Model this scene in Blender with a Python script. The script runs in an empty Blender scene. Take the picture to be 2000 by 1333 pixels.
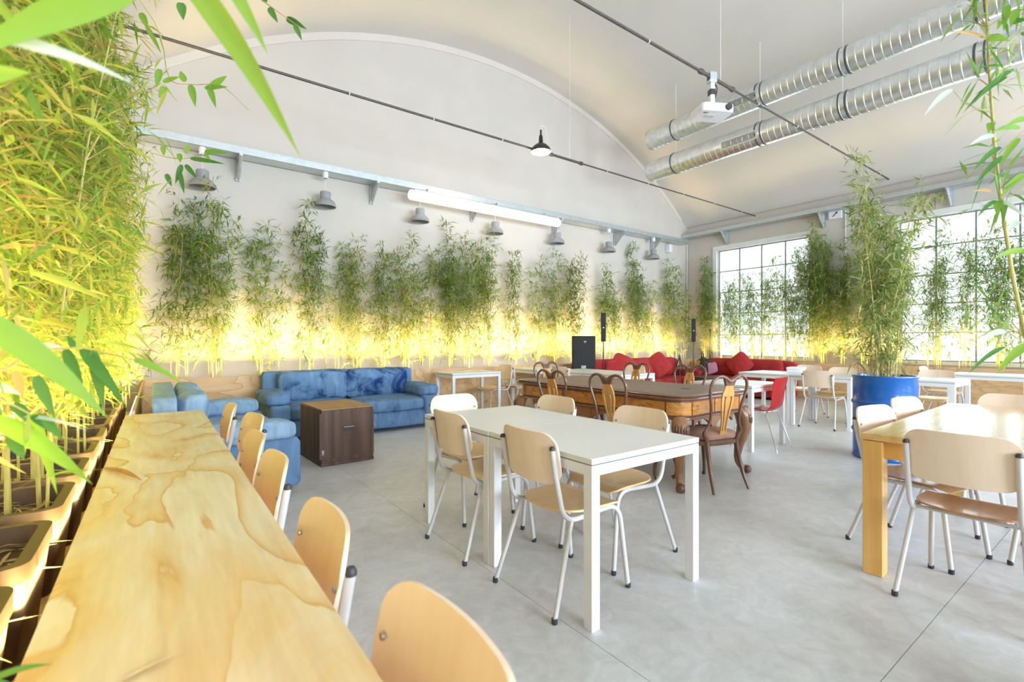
import bpy, math, random
import numpy as np
from mathutils import Vector, Matrix, noise as mnoise

# ------------------------------------------------------------------ camera, world, exposure, daylight
sc = bpy.context.scene
COL = sc.collection
FPX = 945.0                      # focal length in pixels of the 2000 px wide frame
YAW = math.radians(36.3)
EYE = 1.26
cam_d = bpy.data.cameras.new('camera')
cam_d.sensor_width = 36.0
cam_d.lens = FPX * 36.0 / 2000.0
cam_d.clip_start = 0.02
cam_d.clip_end = 200
cam_d.dof.use_dof = True
cam_d.dof.focus_distance = 4.0
cam_d.dof.aperture_fstop = 3.6
cam = bpy.data.objects.new('camera', cam_d)
COL.objects.link(cam)
cam.location = (0, 0, EYE)
cam.rotation_euler = (math.pi / 2, 0, -YAW)
sc.camera = cam

sc.view_settings.view_transform = 'Standard'
sc.view_settings.look = 'None'
sc.view_settings.gamma = 1.0
sc.view_settings.use_curve_mapping = False
sc.view_settings.exposure = 0.74
sc.cycles.use_denoising = True
sc.cycles.max_bounces = 8
sc.cycles.diffuse_bounces = 4
sc.cycles.adaptive_threshold = 0.02
sc.cycles.transparent_max_bounces = 12
sc.cycles.sample_clamp_indirect = 8.0

world = bpy.data.worlds.new('overcast_sky')
sc.world = world
world.use_nodes = True
wb = world.node_tree.nodes['Background']
wb.inputs['Color'].default_value = (0.93, 0.97, 1.0, 1)
wb.inputs['Strength'].default_value = 0.95

LED_W = 12.0                     # watts per metre of hidden LED strip
WALL_X0, WALL_X1, WALL_Y0, WALL_Y1 = -0.72, 11.94, -6.0, 8.0


def area_light(name, loc, rot, sx, sy, watts, color, parent=None, spread=None):
    d = bpy.data.lights.new(name, 'AREA')
    d.shape = 'RECTANGLE'
    d.size = sx
    d.size_y = sy
    d.energy = watts
    d.color = color
    if spread:
        d.spread = spread
    o = bpy.data.objects.new(name, d)
    COL.objects.link(o)
    o.location = loc
    o.rotation_euler = rot
    if parent:
        o.parent = parent
    return o


DAY = (0.80, 0.89, 1.0)
# daylight at the right wall's four windows; added fill at the three unseen rear ones
RW = [(4.86, 7.10), (0.98, 3.22), (-2.90, -0.66), (-5.6, -4.0)]        # y ranges of the openings in the right wall
WZ0, WZ1 = 0.87, 3.64
for k, (a, b) in enumerate(RW):
    area_light('window_daylight', (WALL_X1 + 0.45, (a + b) / 2, (WZ0 + WZ1) / 2), (0, math.pi / 2, 0),
               WZ1 - WZ0, b - a, 70, DAY)
BW = [(0.3, 3.3), (4.2, 7.2), (8.1, 11.1)]                               # x ranges of the added openings in the rear wall
for k, (a, b) in enumerate(BW):
    area_light('window_daylight', ((a + b) / 2, WALL_Y0 - 0.45, 2.35), (math.pi / 2, 0, 0), b - a, 2.9, 460, (0.75, 0.86, 1.0))

# ------------------------------------------------------------------ small camera geometry (pixel of the 2000x1333 frame -> world)
CF = Vector((math.sin(YAW), math.cos(YAW), 0))
CR = Vector((math.cos(YAW), -math.sin(YAW), 0))


def at(px, py, depth):
    return Vector((0, 0, EYE)) + depth * (CF + CR * ((px - 1000) / FPX) + Vector((0, 0, (666.5 - py) / FPX)))


# ------------------------------------------------------------------ materials
def newmat(name):
    m = bpy.data.materials.new(name)
    m.use_nodes = True
    nt = m.node_tree
    b = nt.nodes['Principled BSDF']
    return m, nt, b


def N(nt, t, **kw):
    n = nt.nodes.new(t)
    for k, v in kw.items():
        if k in n.inputs:
            n.inputs[k].default_value = v
        else:
            setattr(n, k, v)
    return n


def ramp(nt, stops):
    r = nt.nodes.new('ShaderNodeValToRGB')
    e = r.color_ramp.elements
    while len(e) < len(stops):
        e.new(0.5)
    for i, (p, c) in enumerate(stops):
        e[i].position = p
        e[i].color = (c[0], c[1], c[2], 1)
    return r


def coords(nt, scale=(1, 1, 1), rot=(0, 0, 0), kind='Object'):
    tc = nt.nodes.new('ShaderNodeTexCoord')
    mp = nt.nodes.new('ShaderNodeMapping')
    mp.inputs['Scale'].default_value = scale
    mp.inputs['Rotation'].default_value = rot
    nt.links.new(tc.outputs[kind], mp.inputs['Vector'])
    return mp.outputs['Vector']


def bump(nt, b, height, strength=0.2, dist=0.01):
    n = nt.nodes.new('ShaderNodeBump')
    n.inputs['Strength'].default_value = strength
    n.inputs['Distance'].default_value = dist
    nt.links.new(height, n.inputs['Height'])
    nt.links.new(n.outputs['Normal'], b.inputs['Normal'])


def plain(name, col, rough=0.5, metal=0.0, var=0.06, scale=6.0, bmp=0.0, coat=0.0, spec=None):
    """one colour with a little procedural variation"""
    m, nt, b = newmat(name)
    v = coords(nt)
    n = N(nt, 'ShaderNodeTexNoise', Scale=scale, Detail=4.0)
    nt.links.new(v, n.inputs['Vector'])
    lo = [max(0, c * (1 - var)) for c in col]
    hi = [min(1, c * (1 + var)) for c in col]
    r = ramp(nt, [(0.3, lo), (0.7, hi)])
    nt.links.new(n.outputs['Fac'], r.inputs['Fac'])
    nt.links.new(r.outputs['Color'], b.inputs['Base Color'])
    b.inputs['Roughness'].default_value = rough
    b.inputs['Metallic'].default_value = metal
    if coat:
        b.inputs['Coat Weight'].default_value = coat
    if spec is not None:
        b.inputs['Specular IOR Level'].default_value = spec
    if bmp:
        n2 = N(nt, 'ShaderNodeTexNoise', Scale=scale * 30, Detail=3.0)
        nt.links.new(v, n2.inputs['Vector'])
        bump(nt, b, n2.outputs['Fac'], bmp, 0.004)
    return m


def plywood(name, scale, light, mid, dark, rough=0.45, k=7.0, blot=0.45):
    """rotary cut plywood: feathered contour lines of a stretched noise + soft blotches + fine fibre"""
    m, nt, b = newmat(name)
    v = coords(nt, scale)
    n = N(nt, 'ShaderNodeTexNoise', Scale=1.0, Detail=5.0, Roughness=0.42, Distortion=0.9)
    nt.links.new(v, n.inputs['Vector'])
    mu = N(nt, 'ShaderNodeMath', operation='MULTIPLY')
    mu.inputs[1].default_value = k
    nt.links.new(n.outputs['Fac'], mu.inputs[0])
    fr = N(nt, 'ShaderNodeMath', operation='FRACT')
    nt.links.new(mu.outputs[0], fr.inputs[0])
    half = [light[i] * 0.6 + mid[i] * 0.4 for i in range(3)]
    r = ramp(nt, [(0.0, light), (0.40, light), (0.70, half), (0.88, mid), (0.955, dark), (1.0, light)])
    nt.links.new(fr.outputs[0], r.inputs['Fac'])
    n2 = N(nt, 'ShaderNodeTexNoise', Scale=1.7, Detail=7.0, Roughness=0.62, Distortion=0.8)
    nt.links.new(v, n2.inputs['Vector'])
    r2 = ramp(nt, [(0.44, (0, 0, 0)), (0.64, (blot, blot, blot))])
    nt.links.new(n2.outputs['Fac'], r2.inputs['Fac'])
    mx = N(nt, 'ShaderNodeMix', data_type='RGBA')
    nt.links.new(r2.outputs['Color'], mx.inputs[0])
    nt.links.new(r.outputs['Color'], mx.inputs[6])
    mx.inputs[7].default_value = (*mid, 1)
    s = max(scale)
    v2 = coords(nt, [40.0 if q > 0.6 * s else 3.0 for q in scale])
    n3 = N(nt, 'ShaderNodeTexNoise', Scale=1.0, Detail=4.0, Roughness=0.6)
    nt.links.new(v2, n3.inputs['Vector'])
    r3 = ramp(nt, [(0.35, (0.93, 0.91, 0.87)), (0.65, (1.02, 1.02, 1.02))])
    nt.links.new(n3.outputs['Fac'], r3.inputs['Fac'])
    m2 = N(nt, 'ShaderNodeMix', data_type='RGBA', blend_type='MULTIPLY')
    m2.inputs[0].default_value = 1.0
    nt.links.new(mx.outputs[2], m2.inputs[6])
    nt.links.new(r3.outputs['Color'], m2.inputs[7])
    nt.links.new(m2.outputs[2], b.inputs['Base Color'])
    b.inputs['Roughness'].default_value = rough
    return m


def grain(name, light, dark, axis=2, scale=9.0, rough=0.4, coat=0.0, contrast=(0.35, 0.7)):
    """fine straight grain along one object axis"""
    m, nt, b = newmat(name)
    s = [scale, scale, scale]
    s[axis] = scale * 0.06
    v = coords(nt, s)
    n = N(nt, 'ShaderNodeTexNoise', Scale=2.0, Detail=6.0, Roughness=0.6, Distortion=0.3)
    nt.links.new(v, n.inputs['Vector'])
    r = ramp(nt, [(contrast[0], dark), (contrast[1], light)])
    nt.links.new(n.outputs['Fac'], r.inputs['Fac'])
    nt.links.new(r.outputs['Color'], b.inputs['Base Color'])
    b.inputs['Roughness'].default_value = rough
    if coat:
        b.inputs['Coat Weight'].default_value = coat
        b.inputs['Coat Roughness'].default_value = 0.12
    return m


def fabric(name, stops, scale=5.0, fine=160.0, rough=0.9, b_str=0.25):
    m, nt, b = newmat(name)
    v = coords(nt)
    n = N(nt, 'ShaderNodeTexNoise', Scale=scale, Detail=7.0, Roughness=0.62, Distortion=0.5)
    nt.links.new(v, n.inputs['Vector'])
    r = ramp(nt, stops)
    nt.links.new(n.outputs['Fac'], r.inputs['Fac'])
    nt.links.new(r.outputs['Color'], b.inputs['Base Color'])
    b.inputs['Roughness'].default_value = rough
    b.inputs['Specular IOR Level'].default_value = 0.2
    n2 = N(nt, 'ShaderNodeTexNoise', Scale=fine, Detail=2.0)
    nt.links.new(v, n2.inputs['Vector'])
    bump(nt, b, n2.outputs['Fac'], b_str, 0.003)
    return m


def denim(name, dark, mid, light, amount):
    """worn denim: dark blotches, pale rubbed streaks, weave and creases"""
    m, nt, b = newmat(name)
    v = coords(nt)
    n = N(nt, 'ShaderNodeTexNoise', Scale=3.0, Detail=6.0, Roughness=0.6, Distortion=0.8)
    nt.links.new(v, n.inputs['Vector'])
    r = ramp(nt, [(amount, dark), (amount + 0.14, mid), (0.62, mid), (0.80, light)])
    nt.links.new(n.outputs['Fac'], r.inputs['Fac'])
    v2 = coords(nt, (14, 14, 2.5))
    n2 = N(nt, 'ShaderNodeTexNoise', Scale=1.0, Detail=5.0, Roughness=0.6, Distortion=0.6)
    nt.links.new(v2, n2.inputs['Vector'])
    r2 = ramp(nt, [(0.35, (0.80, 0.82, 0.85)), (0.65, (1.15, 1.13, 1.10))])
    nt.links.new(n2.outputs['Fac'], r2.inputs['Fac'])
    mx = N(nt, 'ShaderNodeMix', data_type='RGBA', blend_type='MULTIPLY')
    mx.inputs[0].default_value = 1.0
    nt.links.new(r.outputs['Color'], mx.inputs[6])
    nt.links.new(r2.outputs['Color'], mx.inputs[7])
    nt.links.new(mx.outputs[2], b.inputs['Base Color'])
    b.inputs['Roughness'].default_value = 0.9
    b.inputs['Specular IOR Level'].default_value = 0.2
    bump(nt, b, n2.outputs['Fac'], 0.5, 0.02)
    return m


def leaf_material(name, stops, transl=0.45):
    m, nt, b = newmat(name)
    out = nt.nodes['Material Output']
    g = nt.nodes.new('ShaderNodeNewGeometry')
    oi = nt.nodes.new('ShaderNodeObjectInfo')
    a = N(nt, 'ShaderNodeMath', operation='MULTIPLY_ADD')
    a.inputs[1].default_value = 0.22
    nt.links.new(oi.outputs['Random'], a.inputs[0])
    sb = N(nt, 'ShaderNodeMath', operation='MULTIPLY_ADD')
    sb.inputs[1].default_value = 0.82
    sb.inputs[2].default_value = -0.02
    nt.links.new(g.outputs['Random Per Island'], sb.inputs[0])
    nt.links.new(sb.outputs[0], a.inputs[2])
    r = ramp(nt, stops)
    nt.links.new(a.outputs[0], r.inputs['Fac'])
    nt.links.new(r.outputs['Color'], b.inputs['Base Color'])
    b.inputs['Roughness'].default_value = 0.5
    b.inputs['Specular IOR Level'].default_value = 0.3
    tr = nt.nodes.new('ShaderNodeBsdfTranslucent')
    nt.links.new(r.outputs['Color'], tr.inputs['Color'])
    mx = nt.nodes.new('ShaderNodeMixShader')
    mx.inputs[0].default_value = transl
    nt.links.new(b.outputs[0], mx.inputs[1])
    nt.links.new(tr.outputs[0], mx.inputs[2])
    nt.links.new(mx.outputs[0], out.inputs['Surface'])
    return m


def emitter(name, col, strength):
    m, nt, b = newmat(name)
    b.inputs['Base Color'].default_value = (*col, 1)
    b.inputs['Emission Color'].default_value = (*col, 1)
    b.inputs['Emission Strength'].default_value = strength
    return m


M = {}
M['wall'] = plain('wall_plaster', (0.64, 0.59, 0.53), 0.85, var=0.03, scale=1.5, bmp=0.05)
M['vault'] = plain('vault_plaster', (0.74, 0.70, 0.645), 0.85, var=0.02, scale=1.2, bmp=0.04)
M['arch'] = plain('arch_plaster', (0.73, 0.655, 0.58), 0.8, var=0.03, scale=2)
M['white_frame'] = plain('white_window_paint', (0.85, 0.85, 0.83), 0.4, var=0.02)
M['steel_bar'] = plain('grey_window_steel', (0.30, 0.30, 0.34), 0.45, var=0.05)
M['counter'] = plywood('counter_plywood', (2.1, 0.66, 1), (0.98, 0.86, 0.61), (0.88, 0.62, 0.27), (0.74, 0.44, 0.14), 0.38, 9.0, 0.85)
M['ply_edge'] = plain('plywood_edge', (0.78, 0.58, 0.33), 0.6, var=0.15, scale=40)
M['panel'] = plywood('panel_plywood', (0.9, 0.9, 2.6), (0.76, 0.52, 0.29), (0.64, 0.40, 0.19), (0.52, 0.30, 0.13), 0.55, 9.0, 0.4)
M['shell'] = grain('beech_shell', (0.95, 0.78, 0.61), (0.91, 0.71, 0.53), 2, 9, 0.45, 0.1)
M['shell_seat'] = grain('beech_seat', (0.93, 0.63, 0.31), (0.85, 0.53, 0.23), 0, 9, 0.35, 0.25)
M['brown_seat'] = grain('brown_seat', (0.50, 0.27, 0.13), (0.38, 0.18, 0.075), 0, 12, 0.28, 0.4)
M['tube'] = plain('greige_tube_paint', (0.66, 0.62, 0.59), 0.35, var=0.02)
M['cap'] = plain('black_plastic', (0.045, 0.042, 0.045), 0.45, var=0.1)
M['bolt'] = plain('bolt_steel', (0.5, 0.47, 0.45), 0.3, 1.0, var=0.05)
M['white'] = plain('white_table_paint', (0.88, 0.87, 0.87), 0.4, var=0.015)
M['white_top'] = plain('white_laminate', (0.80, 0.785, 0.75), 0.38, var=0.02, scale=2)
M['gap'] = plain('shadow_gap', (0.16, 0.16, 0.165), 0.8)
M['oak'] = grain('oak_table', (0.86, 0.52, 0.165), (0.74, 0.40, 0.10), 2, 8, 0.3, 0.3)
M['oak_top'] = grain('oak_table_top', (0.78, 0.50, 0.19), (0.62, 0.36, 0.11), 0, 7, 0.2, 0.5)
M['drum'] = plain('blue_drum_paint', (0.002, 0.11, 0.42), 0.25, 0.0, var=0.08, scale=3, coat=0.35)
M['soil'] = plain('soil', (0.09, 0.065, 0.05), 0.95, var=0.5, scale=60, bmp=0.8)
M['litter'] = leaf_material('dry_leaf_litter', [(0.0, (0.30, 0.22, 0.14)), (0.5, (0.62, 0.50, 0.34)), (1.0, (0.80, 0.70, 0.52))], 0.2)
M['pot'] = plain('brown_plastic_pot', (0.055, 0.040, 0.031), 0.45, var=0.1, scale=12)
M['culm'] = plain('bamboo_culm', (0.50, 0.46, 0.13), 0.45, var=0.35, scale=7)
M['twig'] = plain('bamboo_twig', (0.50, 0.42, 0.16), 0.6, var=0.3, scale=20)
LEAF_STOPS = [(0.0, (0.10, 0.20, 0.045)), (0.3, (0.18, 0.32, 0.06)), (0.58, (0.31, 0.44, 0.09)),
              (0.78, (0.46, 0.51, 0.14)), (0.90, (0.62, 0.54, 0.20)), (1.0, (0.62, 0.40, 0.20))]
M['leaf'] = leaf_material('bamboo_leaf', LEAF_STOPS, 0.45)
M['leaf_back'] = leaf_material('bamboo_leaf_back', [(0.0, (0.08, 0.17, 0.04)), (0.35, (0.15, 0.27, 0.06)), (0.65, (0.28, 0.39, 0.09)), (0.9, (0.48, 0.48, 0.16)), (1.0, (0.60, 0.46, 0.22))], 0.42)
M['leaf_win'] = leaf_material('bamboo_leaf_window', [(0.0, (0.10, 0.21, 0.05)), (0.4, (0.20, 0.34, 0.07)), (0.7, (0.36, 0.45, 0.10)), (0.9, (0.56, 0.50, 0.18)), (1.0, (0.66, 0.48, 0.24))], 0.25)
M['leaf_near'] = leaf_material('bamboo_leaf_near', [(0.0, (0.15, 0.32, 0.05)), (0.3, (0.30, 0.47, 0.07)), (0.65, (0.52, 0.58, 0.11)), (0.88, (0.68, 0.60, 0.20)), (1.0, (0.70, 0.42, 0.16))], 0.5)
M['leaf_drum'] = leaf_material('bamboo_leaf_drum', [(0.0, (0.13, 0.23, 0.05)), (0.3, (0.26, 0.36, 0.08)), (0.6, (0.46, 0.48, 0.16)), (0.82, (0.66, 0.58, 0.30)), (1.0, (0.72, 0.58, 0.36))], 0.4)
M['leaf_right'] = leaf_material('bamboo_leaf_right', [(0.0, (0.12, 0.30, 0.05)), (0.5, (0.26, 0.46, 0.09)), (0.85, (0.50, 0.60, 0.25)), (1.0, (0.66, 0.62, 0.34))], 0.5)
M['straw'] = plain('straw_leaf', (0.74, 0.55, 0.30), 0.7, var=0.1, scale=30)
M['leaf_fresh'] = leaf_material('bamboo_leaf_fresh', [(0.0, (0.16, 0.36, 0.05)), (0.5, (0.26, 0.50, 0.07)), (1.0, (0.48, 0.60, 0.10))], 0.5)
M['leaf_dark'] = leaf_material('bamboo_leaf_dark', [(0.0, (0.05, 0.15, 0.03)), (0.5, (0.09, 0.24, 0.05)), (1.0, (0.20, 0.40, 0.08))], 0.3)
M['leaf_pale'] = leaf_material('bamboo_leaf_pale', [(0.0, (0.55, 0.68, 0.52)), (0.5, (0.64, 0.76, 0.62)), (1.0, (0.72, 0.80, 0.68))], 0.4)
M['leaf_dry'] = leaf_material('bamboo_leaf_dry', [(0.0, (0.45, 0.24, 0.08)), (0.5, (0.62, 0.36, 0.12)), (1.0, (0.75, 0.5, 0.22))], 0.35)
M['denim'] = denim('blue_denim', (0.055, 0.125, 0.265), (0.15, 0.265, 0.44), (0.38, 0.50, 0.64), 0.30)
M['denim_faded'] = denim('faded_denim', (0.15, 0.27, 0.43), (0.29, 0.42, 0.57), (0.62, 0.70, 0.77), 0.30)
M['denim_dark'] = denim('blotchy_denim', (0.014, 0.05, 0.17), (0.16, 0.28, 0.46), (0.40, 0.51, 0.64), 0.38)
M['red'] = fabric('red_fabric', [(0.3, (0.35, 0.026, 0.03)), (0.7, (0.45, 0.045, 0.046))], 4.0)
M['red_pillow'] = fabric('red_pillow_fabric', [(0.3, (0.41, 0.032, 0.032)), (0.7, (0.52, 0.058, 0.054))], 4.0)
M['trunk'] = grain('trunk_wood', (0.17, 0.095, 0.06), (0.075, 0.038, 0.024), 2, 9, 0.6)
M['trunk_top'] = grain('trunk_top_wood', (0.46, 0.25, 0.11), (0.28, 0.14, 0.06), 0, 8, 0.5)
M['mahogany'] = grain('mahogany', (0.22, 0.095, 0.05), (0.12, 0.048, 0.025), 2, 9, 0.28, 0.4)
M['walnut'] = grain('walnut_carved', (0.42, 0.20, 0.075), (0.22, 0.095, 0.035), 2, 7, 0.32, 0.3)
M['splat'] = grain('golden_splat', (0.70, 0.37, 0.10), (0.55, 0.26, 0.06), 2, 9, 0.3, 0.4)
M['seat_cloth'] = fabric('brown_upholstery', [(0.3, (0.38, 0.20, 0.14)), (0.7, (0.54, 0.33, 0.25))], 6.0)
M['veneer'] = plywood('figured_veneer', (5.0, 5.0, 9.0), (0.66, 0.30, 0.065), (0.48, 0.19, 0.045), (0.36, 0.13, 0.03), 0.25, 5.0, 0.8)
M['rod_dark'] = plain('duct_band', (0.12, 0.13, 0.14), 0.4, 0.6, var=0.1)
M['inlay'] = grain('worn_table_top', (0.30, 0.205, 0.145), (0.19, 0.125, 0.085), 1, 5, 0.45)
M['duct'] = plain('galvanised_duct', (0.80, 0.82, 0.83), 0.34, 1.0, var=0.10, scale=9)
M['zinc'] = plain('zinc_tray', (0.60, 0.64, 0.65), 0.42, 0.75, var=0.06, scale=12)
M['lamp_grey'] = plain('grey_lamp_paint', (0.33, 0.33, 0.35), 0.5, var=0.03)
M['lamp_inside'] = plain('lamp_inside_paint', (0.30, 0.30, 0.31), 0.6, var=0.03)
M['black'] = plain('black_vinyl', (0.012, 0.012, 0.014), 0.5, var=0.2, scale=40)
M['grille_black'] = plain('black_grille', (0.02, 0.02, 0.022), 0.6, var=0.3, scale=120, bmp=0.5)
M['badge'] = plain('silver_badge', (0.68, 0.67, 0.65), 0.35, var=0.05)
M['plastic_white'] = plain('white_plastic', (0.86, 0.85, 0.88), 0.4, var=0.02)
M['cable'] = plain('black_cable', (0.03, 0.03, 0.03), 0.5)
M['rod'] = plain('tie_rod_iron', (0.10, 0.08, 0.07), 0.5, 0.3, var=0.15, scale=20)
M['wire'] = plain('white_wire', (0.80, 0.79, 0.77), 0.5)
M['chrome'] = plain('chrome', (0.75, 0.75, 0.76), 0.12, 1.0, var=0.03)
M['rust'] = plain('rusty_mark', (0.30, 0.15, 0.08), 0.7, var=0.2)
M['lamp_black'] = plain('black_enamel', (0.02, 0.015, 0.013), 0.3, var=0.1)
M['dark_box'] = grain('dark_chest_wood', (0.10, 0.07, 0.045), (0.05, 0.033, 0.02), 0, 7, 0.55)
M['drift'] = plain('driftwood', (0.055, 0.035, 0.025), 0.7, var=0.4, scale=25)
M['tube_glow'] = emitter('tube_diffuser_lit', (1.0, 0.93, 0.86), 1.15)
M['bulb_glow'] = emitter('bulb_lit', (1.0, 0.85, 0.6), 7.0)
M['led_glow'] = emitter('led_strip_lit', (1.0, 0.76, 0.38), 8.0)


def floor_material():
    m, nt, b = newmat('polished_concrete')
    v = coords(nt, kind='Generated')
    tc = nt.nodes.new('ShaderNodeNewGeometry')
    n = N(nt, 'ShaderNodeTexNoise', Scale=0.9, Detail=8.0, Roughness=0.62, Distortion=0.6)
    nt.links.new(tc.outputs['Position'], n.inputs['Vector'])
    r = ramp(nt, [(0.30, (0.55, 0.545, 0.535)), (0.5, (0.66, 0.66, 0.66)), (0.7, (0.76, 0.76, 0.77))])
    nt.links.new(n.outputs['Fac'], r.inputs['Fac'])
    n2 = N(nt, 'ShaderNodeTexNoise', Scale=9.0, Detail=6.0, Roughness=0.7, Distortion=1.0)
    nt.links.new(tc.outputs['Position'], n2.inputs['Vector'])
    r2 = ramp(nt, [(0.35, (0.86, 0.86, 0.85)), (0.65, (1.05, 1.05, 1.05))])
    nt.links.new(n2.outputs['Fac'], r2.inputs['Fac'])
    mx = N(nt, 'ShaderNodeMix', data_type='RGBA', blend_type='MULTIPLY')
    mx.inputs[0].default_value = 1.0
    nt.links.new(r.outputs['Color'], mx.inputs[6])
    nt.links.new(r2.outputs['Color'], mx.inputs[7])
    nt.links.new(mx.outputs[2], b.inputs['Base Color'])
    rr = ramp(nt, [(0.3, (0.30, 0.30, 0.30)), (0.7, (0.5, 0.5, 0.5))])
    nt.links.new(n2.outputs['Fac'], rr.inputs['Fac'])
    nt.links.new(rr.outputs['Color'], b.inputs['Roughness'])
    return m


M['floor'] = floor_material()


def glass_material():
    m, nt, b = newmat('window_glass')
    out = nt.nodes['Material Output']
    tr = nt.nodes.new('ShaderNodeBsdfTransparent')
    tr.inputs['Color'].default_value = (0.97, 0.99, 1.0, 1)
    gl = nt.nodes.new('ShaderNodeBsdfGlossy')
    gl.inputs['Roughness'].default_value = 0.05
    fr = nt.nodes.new('ShaderNodeFresnel')
    fr.inputs['IOR'].default_value = 1.45
    mx = nt.nodes.new('ShaderNodeMixShader')
    nt.links.new(fr.outputs[0], mx.inputs[0])
    nt.links.new(tr.outputs[0], mx.inputs[1])
    nt.links.new(gl.outputs[0], mx.inputs[2])
    nt.links.new(mx.outputs[0], out.inputs['Surface'])
    return m


M['glass'] = glass_material()


def acrylic_material():
    m, nt, b = newmat('red_acrylic')
    out = nt.nodes['Material Output']
    b.inputs['Base Color'].default_value = (0.62, 0.01, 0.015, 1)
    b.inputs['Roughness'].default_value = 0.08
    tr = nt.nodes.new('ShaderNodeBsdfTransparent')
    tr.inputs['Color'].default_value = (0.85, 0.06, 0.04, 1)
    mx = nt.nodes.new('ShaderNodeMixShader')
    mx.inputs[0].default_value = 0.45
    nt.links.new(b.outputs[0], mx.inputs[1])
    nt.links.new(tr.outputs[0], mx.inputs[2])
    nt.links.new(mx.outputs[0], out.inputs['Surface'])
    return m


M['acrylic'] = acrylic_material()


def print_material(name, stops, scale):
    m, nt, b = newmat(name)
    v = coords(nt, (scale, scale, scale))
    n = N(nt, 'ShaderNodeTexVoronoi', Scale=1.0)
    nt.links.new(v, n.inputs['Vector'])
    r = ramp(nt, stops)
    r.color_ramp.interpolation = 'CONSTANT'
    sep = nt.nodes.new('ShaderNodeSeparateColor')
    nt.links.new(n.outputs['Color'], sep.inputs[0])
    nt.links.new(sep.outputs[0], r.inputs['Fac'])
    nt.links.new(r.outputs['Color'], b.inputs['Base Color'])
    b.inputs['Roughness'].default_value = 0.35
    return m


M['magazine'] = print_material('magazine_print', [(0.0, (0.85, 0.85, 0.86)), (0.45, (0.35, 0.40, 0.46)), (0.7, (0.75, 0.77, 0.8)), (0.88, (0.12, 0.13, 0.16))], 16)


def stripe_material():
    m, nt, b = newmat('pink_striped_cloth')
    v = coords(nt, (1, 1, 1))
    w = N(nt, 'ShaderNodeTexWave', Scale=9.0, Distortion=0.3)
    w.bands_direction = 'X'
    nt.links.new(v, w.inputs['Vector'])
    r = ramp(nt, [(0.0, (0.55, 0.08, 0.16)), (0.35, (0.80, 0.45, 0.50)), (0.6, (0.78, 0.72, 0.72)), (0.8, (0.35, 0.08, 0.22))])
    nt.links.new(w.outputs['Fac'], r.inputs['Fac'])
    nt.links.new(r.outputs['Color'], b.inputs['Base Color'])
    b.inputs['Roughness'].default_value = 0.9
    return m


M['stripe'] = stripe_material()

# ------------------------------------------------------------------ mesh helpers


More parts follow.
